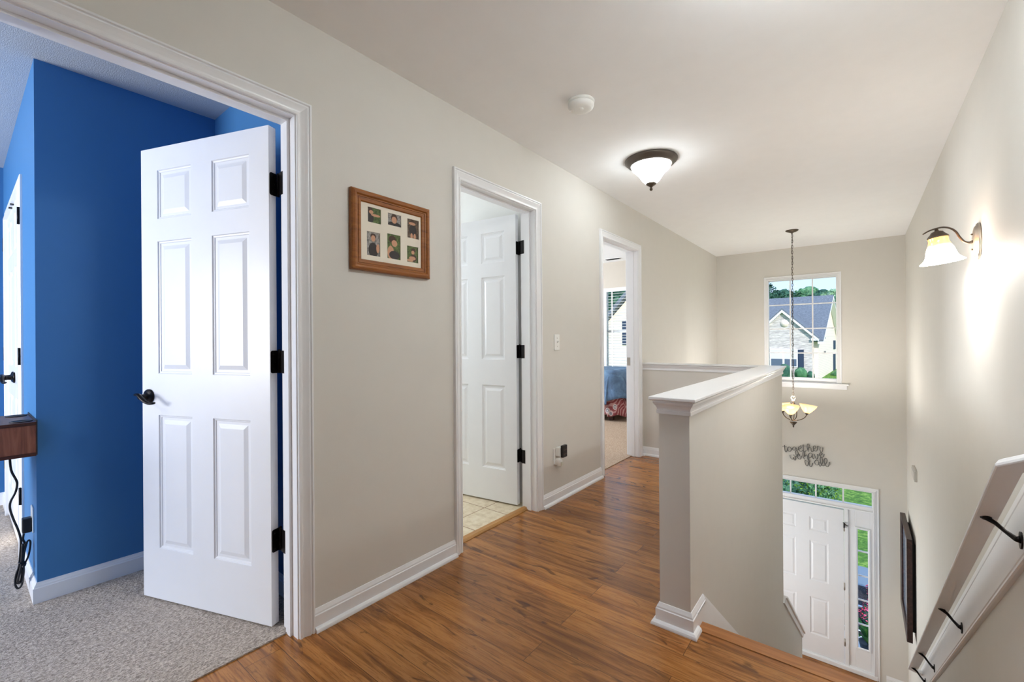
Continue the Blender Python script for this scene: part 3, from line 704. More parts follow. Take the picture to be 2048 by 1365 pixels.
# ---------------------------------------------------------------- ceiling lights
def bowl_mat(name, strength, col=(.90, .965, 1, 1)): return emis(name, col, strength)
def dome(x, y, strength, label):
    root = empty('ceiling_light', (x, y, HC)); tag(root, label, 'ceiling light')
    m = MB(); m.lathe([(.0001, 0), (.176, 0), (.180, -.006), (.178, -.014), (.168, -.022), (.158, -.034), (.146, -.043), (.140, -.045), (.136, -.040), (.0001, -.040)], (0, 0, 0), 64); m.build('pan', plain('dark_bronze_pan', (.115, .095, .08, 1), .38, .6), root)
    m = MB(); m.lathe([(.130, -.042), (.133, -.048), (.131, -.058), (.122, -.070), (.106, -.084), (.091, -.099), (.078, -.118), (.064, -.140), (.048, -.158), (.034, -.168), (.020, -.174), (.0001, -.175)], (0, 0, 0), 64); m.build('glass_bowl', bowl_mat('lit_alabaster_glass', strength), root)
    m = MB(); m.lathe([(.0001, -.166), (.034, -.166), (.036, -.172), (.028, -.180), (.014, -.188), (.007, -.196), (.006, -.200), (.0095, -.205), (.0105, -.211), (.008, -.218), (.0001, -.221)], (0, 0, 0), 32); m.build('finial', BRONZE, root)
    return root
dome(.571, 3.067, HALL_L, 'bronze rimmed bowl light glowing on the hall ceiling')
dome(1.72, 1.45, FILL_BOWL_L, 'added fill bowl light on the hall ceiling above the viewer, out of the picture')  # added unseen bowl that brightens the hall and the left wall
dome(.95, -1.5, FILL_BOWL_L * .12, 'added fill bowl light on the ceiling behind the viewer')  # added unseen bowl, weak fill from behind the camera
# smoke detector
sd = empty('smoke_detector', (.562, 2.083, HC)); tag(sd, 'round white smoke detector on the hall ceiling', 'smoke detector')
m = MB(); m.lathe([(.0001, 0), (.070, 0), (.072, -.004), (.071, -.010), (.066, -.012), (.0001, -.012)], (0, 0, 0), 48); m.build('mounting_plate', PLASTIC, sd)
m = MB(); m.lathe([(.062, -.012), (.068, -.016), (.069, -.026), (.064, -.036), (.052, -.044), (.034, -.048), (.0001, -.049)], (0, 0, 0), 48)
for k in range(5): m.box(-.055 + .002 * k, -.03, -.03 + k * .006, -.0275 + k * .006, -.047, -.0445)
m.build('detector_body', PLASTIC, sd)
m = MB(); m.lathe([(.011, -.047), (.012, -.053), (.009, -.055), (.0001, -.055)], (.012, -.018, 0), 24); m.build('test_button', PLASTIC, sd)

# ---------------------------------------------------------------- wall sconce
def amber_glass(name, zlo, zhi, amber, white, estr, etop):
    t = NT(name); g = t.n('TexCoord'); sz = t.n('SeparateXYZ'); t.l(g.outputs['Object'], sz.inputs[0])
    mr = t.n('MapRange'); mr.inputs[1].default_value = zlo; mr.inputs[2].default_value = zhi; t.l(sz.outputs['Z'], mr.inputs[0])
    f = t.math('ADD', mr.outputs[0], t.math('MULTIPLY', t.math('SUBTRACT', t.noise(t.coord(), 30, 3), .5), .12))
    c = t.ramp(f, [(0, white), (.45, white), (.7, amber), (1, amber)])
    tl = t.n('BsdfTranslucent'); t.l(c, tl.inputs[0]); em = t.n('Emission'); t.l(c, em.inputs[0]); t.l(t.ramp(f, [(0, (estr,) * 4), (.42, (estr,) * 4), (.62, (etop,) * 4), (1, (etop,) * 4)]), em.inputs[1])
    ad = t.n('AddShader'); mx = t.n('MixShader'); mx.inputs[0].default_value = .25; gl = t.n('BsdfGlossy'); gl.inputs[1].default_value = .15
    t.l(tl.outputs[0], mx.inputs[1]); t.l(gl.outputs[0], mx.inputs[2]); t.l(mx.outputs[0], ad.inputs[0]); t.l(em.outputs[0], ad.inputs[1]); t.l(ad.outputs[0], t.out.inputs[0]); return t.m
SY = 3.01
sc = empty('wall_sconce', (XR, SY, 1.615)); tag(sc, 'single bell shade wall lamp with a curved bronze arm on the right wall', 'wall lamp')
Rw = Matrix.Rotation(-PI / 2, 4, 'Y')
m = MB(); m.lathe([(.0001, 0), (1.0, 0), (1.0, .008), (.95, .012), (.86, .013), (.80, .019), (.66, .022), (.0001, .023)], (0, 0, 0), 48, mat=Matrix.Diagonal((1, .056, .088, 1)) @ Matrix.Rotation(-PI / 2, 4, 'Y'))
m.build('wall_plate', NICKEL, sc)
m = MB()
arm = [(-.020, 0, .004), (-.030, 0, -.002), (-.050, 0, .004), (-.066, 0, .028), (-.080, 0, .058), (-.100, 0, .078), (-.127, 0, .087), (-.155, 0, .083), (-.178, 0, .075), (-.198, 0, .062)]
def smooth(pts, n=6):
    P = [Vector(p) for p in pts]; out = []
    for i in range(len(P) - 1):
        p0, p1, p2, p3 = P[max(i - 1, 0)], P[i], P[i + 1], P[min(i + 2, len(P) - 1)]
        for k in range(n):
            u = k / n; out.append(.5 * ((2 * p1) + (p2 - p0) * u + (2 * p0 - 5 * p1 + 4 * p2 - p3) * u * u + (3 * p1 - p0 - 3 * p2 + p3) * u ** 3))
    out.append(P[-1]); return out
ap_ = smooth(arm); m.tube(ap_, [.0058 - .0028 * (i / len(ap_)) for i in range(len(ap_))], 10); m.lathe([(.0001, -.006), (.006, -.004), (.0075, 0), (.006, .004), (.0001, .006)], (-.026, 0, .002), 12)
for dz in (.036, -.036 + .0): m.lathe([(.0001, -.005), (.005, 0), (.0001, .005)], (-.026, 0, dz), 12)
m.build('arm', BRONZE, sc)
Rt = Matrix.Rotation(math.radians(-7), 4, 'Y'); Pc = Vector((-.147, 0, .070))
m = MB(); m.lathe([(.006, .012), (.008, .002), (.012, 0), (.022, -.004), (.028, -.014), (.034, -.020), (.040, -.028), (.041, -.034), (.036, -.034), (.0001, -.030)], Pc, 32, mat=Rt); m.build('fitter', BRONZE, sc)
sh_prof = [(.037, -.030), (.037, -.050), (.041, -.066), (.049, -.085), (.054, -.104), (.058, -.122), (.066, -.138), (.078, -.150), (.084, -.155)]
so = MB().shell([(p.x, p.z) for p in smooth([(a, 0, b) for a, b in sh_prof], 3)], (0, 0, 0), 48, mat=Matrix.Identity(4)).build('lamp_shade', amber_glass('sconce_shade_glass', -.155, -.03, (.95, .56, .16, 1), (1, .95, .89, 1), 9, .9), sc)
so.location = Pc; so.rotation_euler = (0, math.radians(-7), 0)
m = MB(); m.lathe([(.0001, -.132), (.016, -.128), (.024, -.114), (.025, -.100), (.018, -.082), (.013, -.07), (.013, -.04), (.0001, -.04)], (0, 0, 0), 24)
bo = m.build('bulb', emis('bulb_glow', (1, .88, .70, 1), 14), sc); bo.location = Pc; bo.rotation_euler = (0, math.radians(-7), 0)
point('fill_point_blue_room', (-.75, -1.3, 2.15), 12, (1, .97, .94), .12)  # added unseen fill for the blue room, no fixture built
point('sconce_bulb_light', (XR - .147 + .014, SY, 1.615 + .070 - .138), 13, (1, .97, .93), .02)

# ---------------------------------------------------------------- chandelier
CX, CYY = 1.108, 6.109
ch = empty('chandelier', (CX, CYY, HC)); tag(ch, 'three-shade chandelier hanging on a long chain before the far window', 'chandelier')
m = MB(); m.lathe([(.0001, 0), (.066, 0), (.067, -.004), (.058, -.012), (.040, -.020), (.018, -.028), (.008, -.034), (.006, -.046), (.0001, -.048)], (0, 0, 0), 40); m.build('canopy', BRONZE, ch)
m = MB(); z = -.046; k = 0; LK = .040
ztop, zbot = -.046, -1.935
nl = int((ztop - zbot) / (LK * .80))
for k in range(nl + 1):
    zc = ztop - LK / 2 - k * (ztop - zbot) / nl
    pts = []
    for q in range(14):
        a = 2 * PI * q / 14; u = .0085 * math.cos(a); v_ = LK / 2 * math.sin(a); pts.append((u, 0, zc + v_) if k % 2 == 0 else (0, u, zc + v_))
    m.tube(pts, .0022, 6, closed=True)
m.tube([(0.004 * math.sin(i * .8), .004 * math.cos(i * .8), ztop - i * (ztop - zbot) / 60) for i in range(61)], .0018, 6)
m.build('chain', BRONZE, ch)
zl = -1.965
m = MB(); m.tube([(.020 * math.cos(a * PI / 10), 0, zl - .004 + .022 * math.sin(a * PI / 10)) for a in range(20)], .0048, 10, closed=True)
m.lathe([(.0001, .014), (.008, .012), (.010, .004), (.013, 0), (.010, -.006), (.0001, -.010)], (0, 0, zl - .034), 20); m.build('loop', NICKEL, ch)
HZ = -2.235
dirs = [math.radians(-90 - 4), math.radians(30 - 4), math.radians(150 - 4)]
for a in dirs:
    ca_, sa_ = math.cos(a), math.sin(a)
    m = MB()
    a2 = a + math.radians(60); c2, s2 = math.cos(a2), math.sin(a2)
    m.tube(smooth([(0, 0, zl - .04), (.018 * c2, .018 * s2, zl - .075), (.036 * c2, .036 * s2, zl - .13), (.044 * c2, .044 * s2, zl - .185), (.034 * c2, .034 * s2, zl - .235), (.008 * c2, .008 * s2, HZ + .004)]), .0042, 8)
    m.tube(smooth([(.010 * ca_, .010 * sa_, HZ), (.055 * ca_, .055 * sa_, HZ + .004), (.098 * ca_, .098 * sa_, HZ + .020), (.128 * ca_, .128 * sa_, HZ + .046), (.140 * ca_, .140 * sa_, HZ + .072)]), .0048, 8)
    m.build('arm', BRONZE, ch)
    P0 = Vector((.140 * ca_, .140 * sa_, HZ + .074)); tilt = Matrix.Rotation(math.radians(9), 4, Vector((-sa_, ca_, 0)))
    m = MB(); m.lathe([(.0001, -.012), (.006, -.010), (.012, 0), (.022, .016), (.026, .022), (.0001, .024)], P0, 24, mat=tilt); m.build('socket_cup', BRONZE, ch)
    m = MB().shell([(.024, .016), (.034, .026), (.050, .046), (.066, .068), (.080, .092), (.089, .112)], (0, 0, 0), 40)
    so = m.build('lamp_shade', amber_glass('chandelier_shade_glass', .112, .0, (1, .72, .36, 1), (1, .76, .42, 1), .30, .42), ch)
    so.location = P0; so.rotation_euler = tilt.to_euler()
    bz = P0 + tilt @ Vector((0, 0, .055))
    m = MB(); m.lathe([(.0001, -.02), (.011, -.018), (.012, 0), (.018, .014), (.017, .026), (.010, .036), (.0001, .040)], bz - Vector((0, 0, .012)), 20); m.build('bulb', emis('chandelier_bulb_glow', (1, .87, .66, 1), 10), ch)
    point('chandelier_bulb_light', (CX + bz.x, CYY + bz.y, HC + bz.z + .045), 10, (1, .95, .88), .02)
m = MB(); m.lathe([(.0001, .008), (.034, .006), (.036, -.002), (.030, -.006), (.0001, -.008)], (0, 0, HZ), 28); m.build('hub', NICKEL, ch)
m = MB(); m.lathe([(.0001, .004), (.037, .003), (.036, -.003), (.022, -.020), (.010, -.034), (.006, -.044), (.008, -.052), (.005, -.060), (.0001, -.063)], (0, 0, HZ - .022), 28); m.build('finial', BRONZE, ch)

# ---------------------------------------------------------------- wall words
def px_wall(x, y):
    """sign drawing units to metres on the far wall"""
    return (0.851 + (x - 210) * .0003720, -.352 - (y - 490) * .000388 - (x - 210) * .0000268 * 0)
words = {
 'together': [[(210, 490), (235, 520), (290, 520), (365, 508)], [(295, 460), (300, 540), (305, 620), (320, 690), (350, 705), (375, 660), (390, 590)],
   [(390, 600), (400, 545), (440, 510), (485, 520), (512, 575), (500, 640), (455, 668), (410, 645), (395, 590)], [(512, 575), (550, 560)],
   [(655, 500), (600, 485), (558, 535), (572, 600), (620, 595), (652, 540), (668, 500), (690, 570), (722, 650), (735, 725), (700, 790), (655, 740), (640, 665), (670, 600), (735, 560)],
   [(735, 560), (800, 520), (832, 470), (790, 440), (745, 480), (745, 560), (790, 612), (850, 602), (885, 555)],
   [(890, 360), (890, 450), (893, 530), (915, 600), (950, 600), (985, 550)], [(800, 400), (830, 420), (890, 405), (980, 400)],
   [(1050, 590), (1022, 500), (1008, 400), (1030, 318), (1066, 325), (1075, 385), (1048, 470), (1050, 540)], [(1048, 480), (1095, 430), (1128, 455), (1135, 540), (1160, 588), (1195, 555)],
   [(1195, 555), (1212, 480), (1262, 440), (1282, 395), (1245, 352), (1202, 400), (1210, 490), (1255, 542), (1308, 520), (1330, 400), (1330, 355), (1372, 378), (1412, 390), (1400, 460), (1425, 545), (1462, 540), (1482, 470), (1490, 380)]],
 'we': [[(465, 800), (488, 885), (525, 935), (568, 925), (582, 860), (600, 930), (632, 962), (655, 900), (640, 835), (572, 772)],
   [(640, 835), (705, 800), (762, 790), (782, 740), (742, 715), (705, 770), (715, 850), (765, 902), (810, 880), (830, 770)]],
 'have': [[(930, 880), (890, 800), (878, 700), (890, 620), (922, 600), (935, 650), (925, 740), (935, 800)], [(932, 800), (960, 730), (1000, 718), (1020, 780), (1030, 860), (1055, 880), (1062, 800)],
   [(1165, 650), (1105, 628), (1055, 680), (1050, 760), (1080, 802), (1132, 780), (1160, 700), (1165, 650), (1170, 760), (1198, 822), (1228, 780)],
   [(1228, 650), (1250, 720), (1285, 805), (1318, 800), (1340, 710), (1325, 650), (1385, 672), (1450, 640), (1465, 590), (1430, 568), (1388, 610), (1398, 690), (1450, 732), (1500, 700), (1525, 610)]],
 'it': [[(985, 910), (940, 925), (950, 1020), (980, 1088), (1012, 1100), (1040, 1040), (1050, 960)], [(1060, 870), (1068, 960), (1080, 1060), (1115, 1108), (1150, 1080), (1175, 970)], [(990, 932), (1050, 920), (1130, 905)]],
 'all': [[(1365, 880), (1302, 850), (1250, 890), (1245, 970), (1300, 1022), (1350, 990), (1366, 900), (1370, 990), (1400, 1052), (1438, 1010)],
   [(1438, 1010), (1480, 900), (1475, 800), (1440, 720), (1408, 760), (1412, 880), (1440, 980), (1480, 1020), (1520, 1010), (1590, 900), (1612, 800), (1575, 745), (1528, 790), (1528, 900), (1560, 990), (1620, 1032), (1660, 980), (1680, 860)]]}
SIGNM = plain('dark_grey_metal_letters', (.15, .145, .135, 1), .5, .3)
sg = empty('wall_words', (1.13, YF, -.42)); tag(sg, 'dark metal script words together we have it all above the front door', 'wall sign')
for wname, strokes in words.items():
    m = MB()
    for stroke in strokes:
        pts = smooth([(px_wall(a, b)[0] - 1.13, -.012, px_wall(a, b)[1] + .42) for a, b in stroke], 5)
        n_ = len(pts); rad = []
        for i in range(n_):
            dz = abs(pts[min(i + 1, n_ - 1)].z - pts[max(i - 1, 0)].z); dx = abs(pts[min(i + 1, n_ - 1)].x - pts[max(i - 1, 0)].x)
            rad.append(.0026 + .0024 * (dz / (dz + dx + 1e-6)))
        m.tube(pts, rad, 8)
    o = m.build('word', SIGNM, sg); o['label'] = 'word ' + wname

# ---------------------------------------------------------------- framed family photos
def photo_mat(name, bgc, blobs, nz=6):
    t = NT(name); tc = t.n('TexCoord'); v = tc.outputs['Generated']
    n = t.noise(v, nz, 4, .7, .8); c = t.ramp(n, [(.35, bgc[0]), (.55, bgc[1]), (.7, bgc[2])])
    sp = t.n('SeparateXYZ'); t.l(v, sp.inputs[0]); nn = t.noise(v, 9, 2)
    for (cx, cz, rx, rz, col) in blobs:
        dx = t.math('DIVIDE', t.math('SUBTRACT', sp.outputs['Y'], cx), rx); dz = t.math('DIVIDE', t.math('SUBTRACT', sp.outputs['Z'], cz), rz)
        d = t.math('ADD', t.math('MULTIPLY', dx, dx), t.math('MULTIPLY', dz, dz)); d = t.math('ADD', d, t.math('MULTIPLY', nn, .3))
        k = t.ramp(d, [(.95, (1, 1, 1, 1)), (1.25, (0, 0, 0, 1))]); c = t.mix(k, c, col)
    t.set(Base_Color=c, Roughness=.3); return t.m
GR = (srgb(52, 66, 34), srgb(84, 104, 52), srgb(120, 138, 78)); BR = (srgb(48, 36, 28), srgb(92, 74, 58), srgb(150, 130, 110)); GY_ = (srgb(90, 88, 84), srgb(150, 146, 142), srgb(190, 186, 184))
SK = srgb(196, 146, 116); HR = srgb(64, 40, 28); DK = srgb(40, 34, 36)
photos = [((1.142, 1.210, 1.695, 1.762), GR, [(.2, .35, .3, .4, DK), (.22, .8, .2, .2, HR), (.3, .68, .16, .13, SK), (.62, .52, .36, .09, SK)], 'photo of a child reaching over grass'),
          ((1.248, 1.323, 1.703, 1.759), GY_, [(.5, .1, .5, .3, DK), (.5, .62, .25, .38, HR), (.5, .5, .20, .28, SK)], 'photo of a baby face'),
          ((1.360, 1.430, 1.664, 1.756), BR, [(.5, .45, .32, .28, DK), (.45, .84, .2, .12, HR), (.45, .76, .3, .08, SK), (.4, .14, .1, .16, SK), (.65, .14, .1, .16, SK)], 'photo of a child standing among leaves'),
          ((1.136, 1.205, 1.546, 1.652), GY_, [(.5, .25, .36, .34, DK), (.5, .82, .22, .12, HR), (.5, .73, .16, .14, SK), (.82, .35, .12, .2, SK)], 'photo of a child in dark overalls'),
          ((1.244, 1.318, 1.547, 1.662), GR, [(.3, .25, .25, .3, SK), (.55, .18, .4, .18, DK), (.42, .78, .28, .16, HR), (.56, .64, .22, .14, SK)], 'photo of a child in profile on grass'),
          ((1.357, 1.425, 1.546, 1.624), GR, [(.6, .3, .28, .24, HR), (.5, .28, .3, .12, SK), (.6, .75, .2, .14, HR), (.55, .62, .14, .12, SK), (.3, .14, .3, .08, SK)], 'photo of a child sitting on grass')]
FY0, FY1, FZ0, FZ1 = 1.056, 1.492, 1.4735, 1.8265
pf = empty('picture_frame', (0, (FY0 + FY1) / 2, (FZ0 + FZ1) / 2)); tag(pf, 'wooden picture frame with six small family photos', 'picture frame'); po = pf.location.copy()
def LP(mb): mb.v = [(a - po.x, b - po.y, c - po.z) for a, b, c in mb.v]; return mb
m = MB(); PF = [(0, 0), (0, .018), (.004, .024), (.012, .028), (.020, .027), (.026, .020), (.030, .019), (.031, .016), (.033, .016), (.034, .019), (.046, .017), (.050, .013), (.050, .004), (.050, 0)]
m.sweep(PF, [(0.002, FY0, FZ0), (0.002, FY0, FZ1), (0.002, FY1, FZ1), (0.002, FY1, FZ0)], (1, 0, 0), closed=True)
LP(m).build('frame', FRAMEW, pf)
holes = [(p[0][0], p[0][1], p[0][2], p[0][3]) for p in photos]
m = MB(); ys = sorted({FY0 + .045, FY1 - .045} | {h[i] for h in holes for i in (0, 1)}); zs = sorted({FZ0 + .045, FZ1 - .045} | {h[i] for h in holes for i in (2, 3)})
for i in range(len(ys) - 1):
    for j in range(len(zs) - 1):
        yc, zc = (ys[i] + ys[i + 1]) / 2, (zs[j] + zs[j + 1]) / 2
        if not any(h[0] < yc < h[1] and h[2] < zc < h[3] for h in holes): m.box(.010, .0125, ys[i], ys[i + 1], zs[j], zs[j + 1])
LP(m).build('mat_board', plain('cream_mat_board', srgb(232, 224, 208), .8), pf)
for k, (r, bgc, blobs, lab) in enumerate(photos):
    m = MB(); m.box(.0085, .0095, r[0] - .003, r[1] + .003, r[2] - .003, r[3] + .003)
    o = LP(m).build('photo', photo_mat('photo_print_%d' % k, bgc, blobs), pf); o['label'] = lab

# ---------------------------------------------------------------- switch, outlet, plug-ins, wall chime
sw_ = empty('light_switch', (0, 2.706, 1.147)); tag(sw_, 'white toggle light switch plate beside the bathroom doorway', 'light switch')
m = MB(); m.box(0, .006, -.035, .035, -.0575, .0575); m.build('switch_plate', PLASTIC, sw_, bevel=.003)
m = MB(); m.box(.006, .007, -.005, .005, -.012, .012, 0); m.prism([(.006, -.006), (.020, .004), (.020, .010), (.006, .008)], 'y', -.004, .004); m.build('toggle', PLASTIC, sw_)
for z_ in (-.03, .03): m = MB(); m.tube([(.006, 0, z_), (.0068, 0, z_)], .003, 8); m.build('screw', NICKEL, sw_)
OY, OZ = 2.684, .328
ou = empty('electrical_outlet', (0, OY, OZ)); tag(ou, 'white wall outlet low between the bathroom and guest room doorways', 'outlet')
m = MB(); m.box(0, .006, -.035, .035, -.0575, .0575); m.build('outlet_plate', PLASTIC, ou, bevel=.003)
pa = empty('plug_in_diffuser', (.006, OY + .01, OZ + .032)); tag(pa, 'dark fronted night light plugged into the top of the outlet', 'plug-in')
m = MB(); m.box(0, .040, -.026, .030, -.030, .034); m.build('housing', PLASTIC, pa, bevel=.006)
m = MB(); m.box(.040, .062, -.018, .040, -.036, .050); m.build('dark_front', BLKPL, pa, bevel=.004)
BRI = plain('brown_indicator', (.12, .06, .04, 1), .4)
for dy in (-.004, .011, .026):
    for dz in (-.012, .018): m = MB(); m.box(.062, .0632, dy - .003, dy + .003, dz - .003, dz + .003); m.build('indicator', BRI, pa)
pb = empty('air_freshener', (.006, OY, OZ - .03)); tag(pb, 'small white air freshener plugged into the bottom of the outlet', 'air freshener')
m = MB(); m.lathe([(.0001, -.040), (.018, -.039), (.022, -.030), (.022, .000), (.018, .014), (.010, .020), (.0001, .021)], (.026, 0, 0), 24); m.box(0, .024, -.018, .018, -.030, .012); m.build('housing', PLASTIC, pb)
m = MB(); m.box(.030, .050, -.012, .014, -.030, -.004); m.build('refill', plain('clear_refill', srgb(222, 222, 210), .2), pb, bevel=.003)
m = MB(); m.box(XR - .022, XR, 6.02, 6.32, -.300, -.195); m.box(XR - .026, XR - .022, 6.04, 6.30, -.285, -.21)
tag(m.build('door_chime', plain('pale_grey_plastic', srgb(196, 194, 188), .5), bevel=.004), 'small pale plate high on the right wall of the foyer', 'door chime')

# ---------------------------------------------------------------- dark framed picture on the foyer wall
dp = empty('framed_picture', (XR, 6.66, -1.50)); tag(dp, 'deep dark brown frame hanging low on the right foyer wall', 'picture frame')
FR = [(0, .030), (0, .074), (.004, .078), (.050, .070), (.054, .066), (.054, .030)]
m = MB(); y0, y1, z0, z1 = -.46, .45, -.54, .545
m.sweep(FR, [(0, y1, z0), (0, y1, z1), (0, y0, z1), (0, y0, z0)], (-1, 0, 0), closed=True); m.build('frame', DARKFR, dp)
m = MB(); m.box(-.052, -.046, y0 + .05, y1 - .05, z0 + .05, z1 - .05); m.build('picture', plain('glossy_blue_white_reflection', srgb(170, 190, 215), .06), dp)  # blue-white reflection in the glass is put into this colour
m = MB(); m.box(-.045, 0, y0 + .08, y1 - .08, z0 + .08, z1 - .08); m.build('backing', DARKGAP, dp)

# ---------------------------------------------------------------- walnut box in the blue room
wbx = empty('box_shelf', (-1.108, BY, .745)); tag(wbx, 'walnut box shelf with dark round rings on top in the blue room', 'shelf')
m = MB(); m.box(-.36, 0, -.95, -.004, -.060, .060); m.build('body', WALNUT, wbx)
m = MB(); m.box(-.362, .003, -.95, -.004, .0601, .0745); m.box(-.362, .003, -.95, -.004, -.0745, -.0601); m.build('edge_band', WALNUTD, wbx)
m = MB(); m.box(-.366, .004, -.0038, -.0005, -.070, .082); m.build('mounting_strip', BLKPL, wbx)
for (x, y) in ((-.055, -.045), (-.375 + .08, -.045), (-.055, -.30), (-.295, -.30)):
    m = MB(); m.lathe([(.0001, .0745), (.034, .0745), (.036, .0775), (.030, .0785), (.028, .076), (.0001, .0755)], (x, y - .0, 0), 28); m.build('cup_ring', BLKPL, wbx)
# cord and outlet
oc = MB(); oc.box(-1.335, -1.265, BY - .006, BY, .29, .405); tag(oc.build('electrical_outlet', PLASTIC, bevel=.002), 'outlet plate on the bright blue wall near the corner', 'outlet')
cd = empty('power_cord', (-1.36, BY - .03, .31)); tag(cd, 'black power cord looped and hanging below the walnut shelf', 'power cord'); co = cd.location.copy()
def LC(mb): mb.v = [(a - co.x, b - co.y, c - co.z) for a, b, c in mb.v]; return mb
m = MB(); m.box(-1.318, -1.278, BY - .036, BY - .006, .292, .358); LC(m).build('plug', BLKPL, cd, bevel=.004)
cord_yz = [(.153, .665), (.157, .591), (.172, .542), (.175, .517), (.170, .481), (.156, .443), (.154, .411), (.163, .366), (.175, .320), (.184, .274), (.185, .236), (.183, .18), (.180, .138), (.171, .106), (.167, .071), (.173, .049), (.183, .051), (.190, .073), (.192, .119), (.190, .167), (.197, .221), (.204, .245)]
m = MB(); m.tube(smooth([(-1.30 + .012 * math.sin(i * .9), y, z) for i, (y, z) in enumerate(cord_yz)], 4), .0042, 8)
for dx in (-.014, .012, .022):
    lp = [(.188, .240), (.185, .161), (.179, .116), (.173, .074), (.184, .068), (.190, .11), (.189, .158), (.193, .204), (.200, .240)]
    m.tube(smooth([(-1.30 + dx, y + .002 * (dx > 0), z + dx * .4) for y, z in lp], 4), .0042, 8)
m.tube(smooth([(-1.29, .200, .240), (-1.285, .208, .256), (-1.285, .214, .247), (-1.285, .213, .221), (-1.29, .208, .183), (-1.295, .199, .155), (-1.30, .192, .133)], 5), .0036, 8)
m.tube(smooth([(-1.295, .200, .240), (-1.30, .192, .262), (-1.302, BY - .030, .285)], 5), .0042, 8)
m.tube([(-1.285 + .03 * math.cos(i * .7), .188 + .010 * math.sin(i * .7), .150 + .002 * i) for i in range(9)], .004, 8)
LC(m).build('cord', BLKPL, cd)

# ---------------------------------------------------------------- bed in the guest room
def denim():
    t = NT('blue_comforter'); v = t.coord(); n = t.noise(v, 5, 4, .6, .8); n2 = t.noise(t.coord((30, 6, 6)), 2, 3, .6)
    c = t.ramp(n, [(.3, srgb(44, 66, 98)), (.5, srgb(72, 104, 142)), (.7, srgb(110, 146, 178))]); t.set(Base_Color=t.mix(t.math('MULTIPLY', n2, .3), c, srgb(150, 176, 200)), Roughness=.85)
    t.bump(n, .5, .03); return t.m
def paisley():
    t = NT('red_patterned_bed_skirt'); v = t.coord((9, 9, 7)); vo = t.n('TexVoronoi'); t.l(v, vo.inputs[0]); vo.inputs['Scale'].default_value = 1.0
    w_ = t.n('TexWave', wave_type='RINGS'); t.l(t.coord((1, 1, 1)), w_.inputs[0]); w_.inputs['Scale'].default_value = 9; w_.inputs['Distortion'].default_value = 7
    c = t.ramp(vo.outputs['Distance'], [(.1, srgb(228, 222, 218)), (.18, srgb(96, 96, 120)), (.26, srgb(222, 214, 212)), (.34, srgb(150, 84, 88)), (.6, srgb(128, 58, 64))])
    c = t.mix(t.math('MULTIPLY', t.math('GREATER_THAN', w_.outputs['Fac'], .72), .6), c, srgb(206, 170, 168)); t.set(Base_Color=c, Roughness=.9); return t.m
bed = empty('bed', (-1.9, 6.15, .006)); tag(bed, 'bed with a blue comforter and red patterned skirt in the guest room', 'bed'); bo_ = bed.location.copy()
def drape(name, mat, ztop, zbot_f, x0, x1, y0, y1, flare, amp, topfill, thick=.0):
    """soft cover hanging round the near side and the foot end; rounded shoulders"""
    m = MB(); outline = []
    for k in range(60): outline.append((x0 + (x1 - x0) * k / 60, y0, (0, -1)))
    R_ = .16
    for k in range(12):
        a = -PI / 2 + PI / 2 * k / 12; outline.append((x1 - R_ + R_ * math.cos(a) + 0, y0 + R_ + R_ * math.sin(a), (math.cos(a), math.sin(a))))
    for k in range(31): outline.append((x1, y0 + R_ + (y1 - y0 - R_) * k / 30, (1, 0)))
    ol = [(p if i >= 60 else (min(p[0], x1 - R_), p[1], p[2])) for i, p in enumerate(outline)]
    prof = [(-.16, 0), (-.10, -.006), (-.05, -.024), (-.02, -.05), (0, -.10)]
    rows = []
    n = len(ol)
    for i, (x, y, nn) in enumerate(ol):
        row = []; wv = math.sin(i * .9) * .5 + math.sin(i * .37 + 1) * .5
        zb = zbot_f(x, y, i)
        pr = list(prof) if topfill else [(-.02, 0), (0, -.02)]
        zs_ = pr[-1][1]; steps = 7
        for k in range(1, steps + 1): 
            u = k / steps; pr.append((flare * u + amp * wv * u, zs_ + (zb - ztop - zs_) * u))
        for a, dz in pr: row.append((x + nn[0] * a, y + nn[1] * a, ztop + dz))
        rows.append(row)
    k = len(rows[0]); vs = [v for r in rows for v in r]; fs = []
    for i in range(n - 1):
        for q in range(k - 1): fs.append((i * k + q, (i + 1) * k + q, (i + 1) * k + q + 1, i * k + q + 1))
    m.add([(a - bo_.x, b - bo_.y, c - bo_.z) for a, b, c in vs], fs, 0, True)
    if topfill: m.box(x0 - bo_.x, x1 - .15 - bo_.x, y0 + .15 - bo_.y, y1 - bo_.y, ztop - .04 - bo_.z, ztop - .001 - bo_.z)
    o = m.build(name, mat, bed); sd_ = o.modifiers.new('thick', 'SOLIDIFY'); sd_.thickness = .012; return o
drape('comforter', denim(), .735, lambda x, y, i: .285 + .05 * math.sin(i * .21) + .04 * max(0, (x + 1.3)), -2.9, -.93, 5.76, 6.62, .075, .018, True)
drape('bed_skirt', paisley(), .40, lambda x, y, i: .085 + .018 * math.sin(i * .6), -2.9, -.93, 5.79, 6.60, .035, .020, False)
m = MB(); m.box(-2.9 - bo_.x, -1.0 - bo_.x, 5.85 - bo_.y, 6.6 - bo_.y, .34, .66); m.build('mattress', plain('white_mattress', srgb(225, 225, 225), .9), bed, bevel=.04)
for x in (-2.8, -1.1):
    for y in (5.9, 6.5): m = MB(); m.box(x - .03 - bo_.x, x + .03 - bo_.x, y - .03 - bo_.y, y + .03 - bo_.y, 0, .34); m.build('leg', WALNUTD, bed)

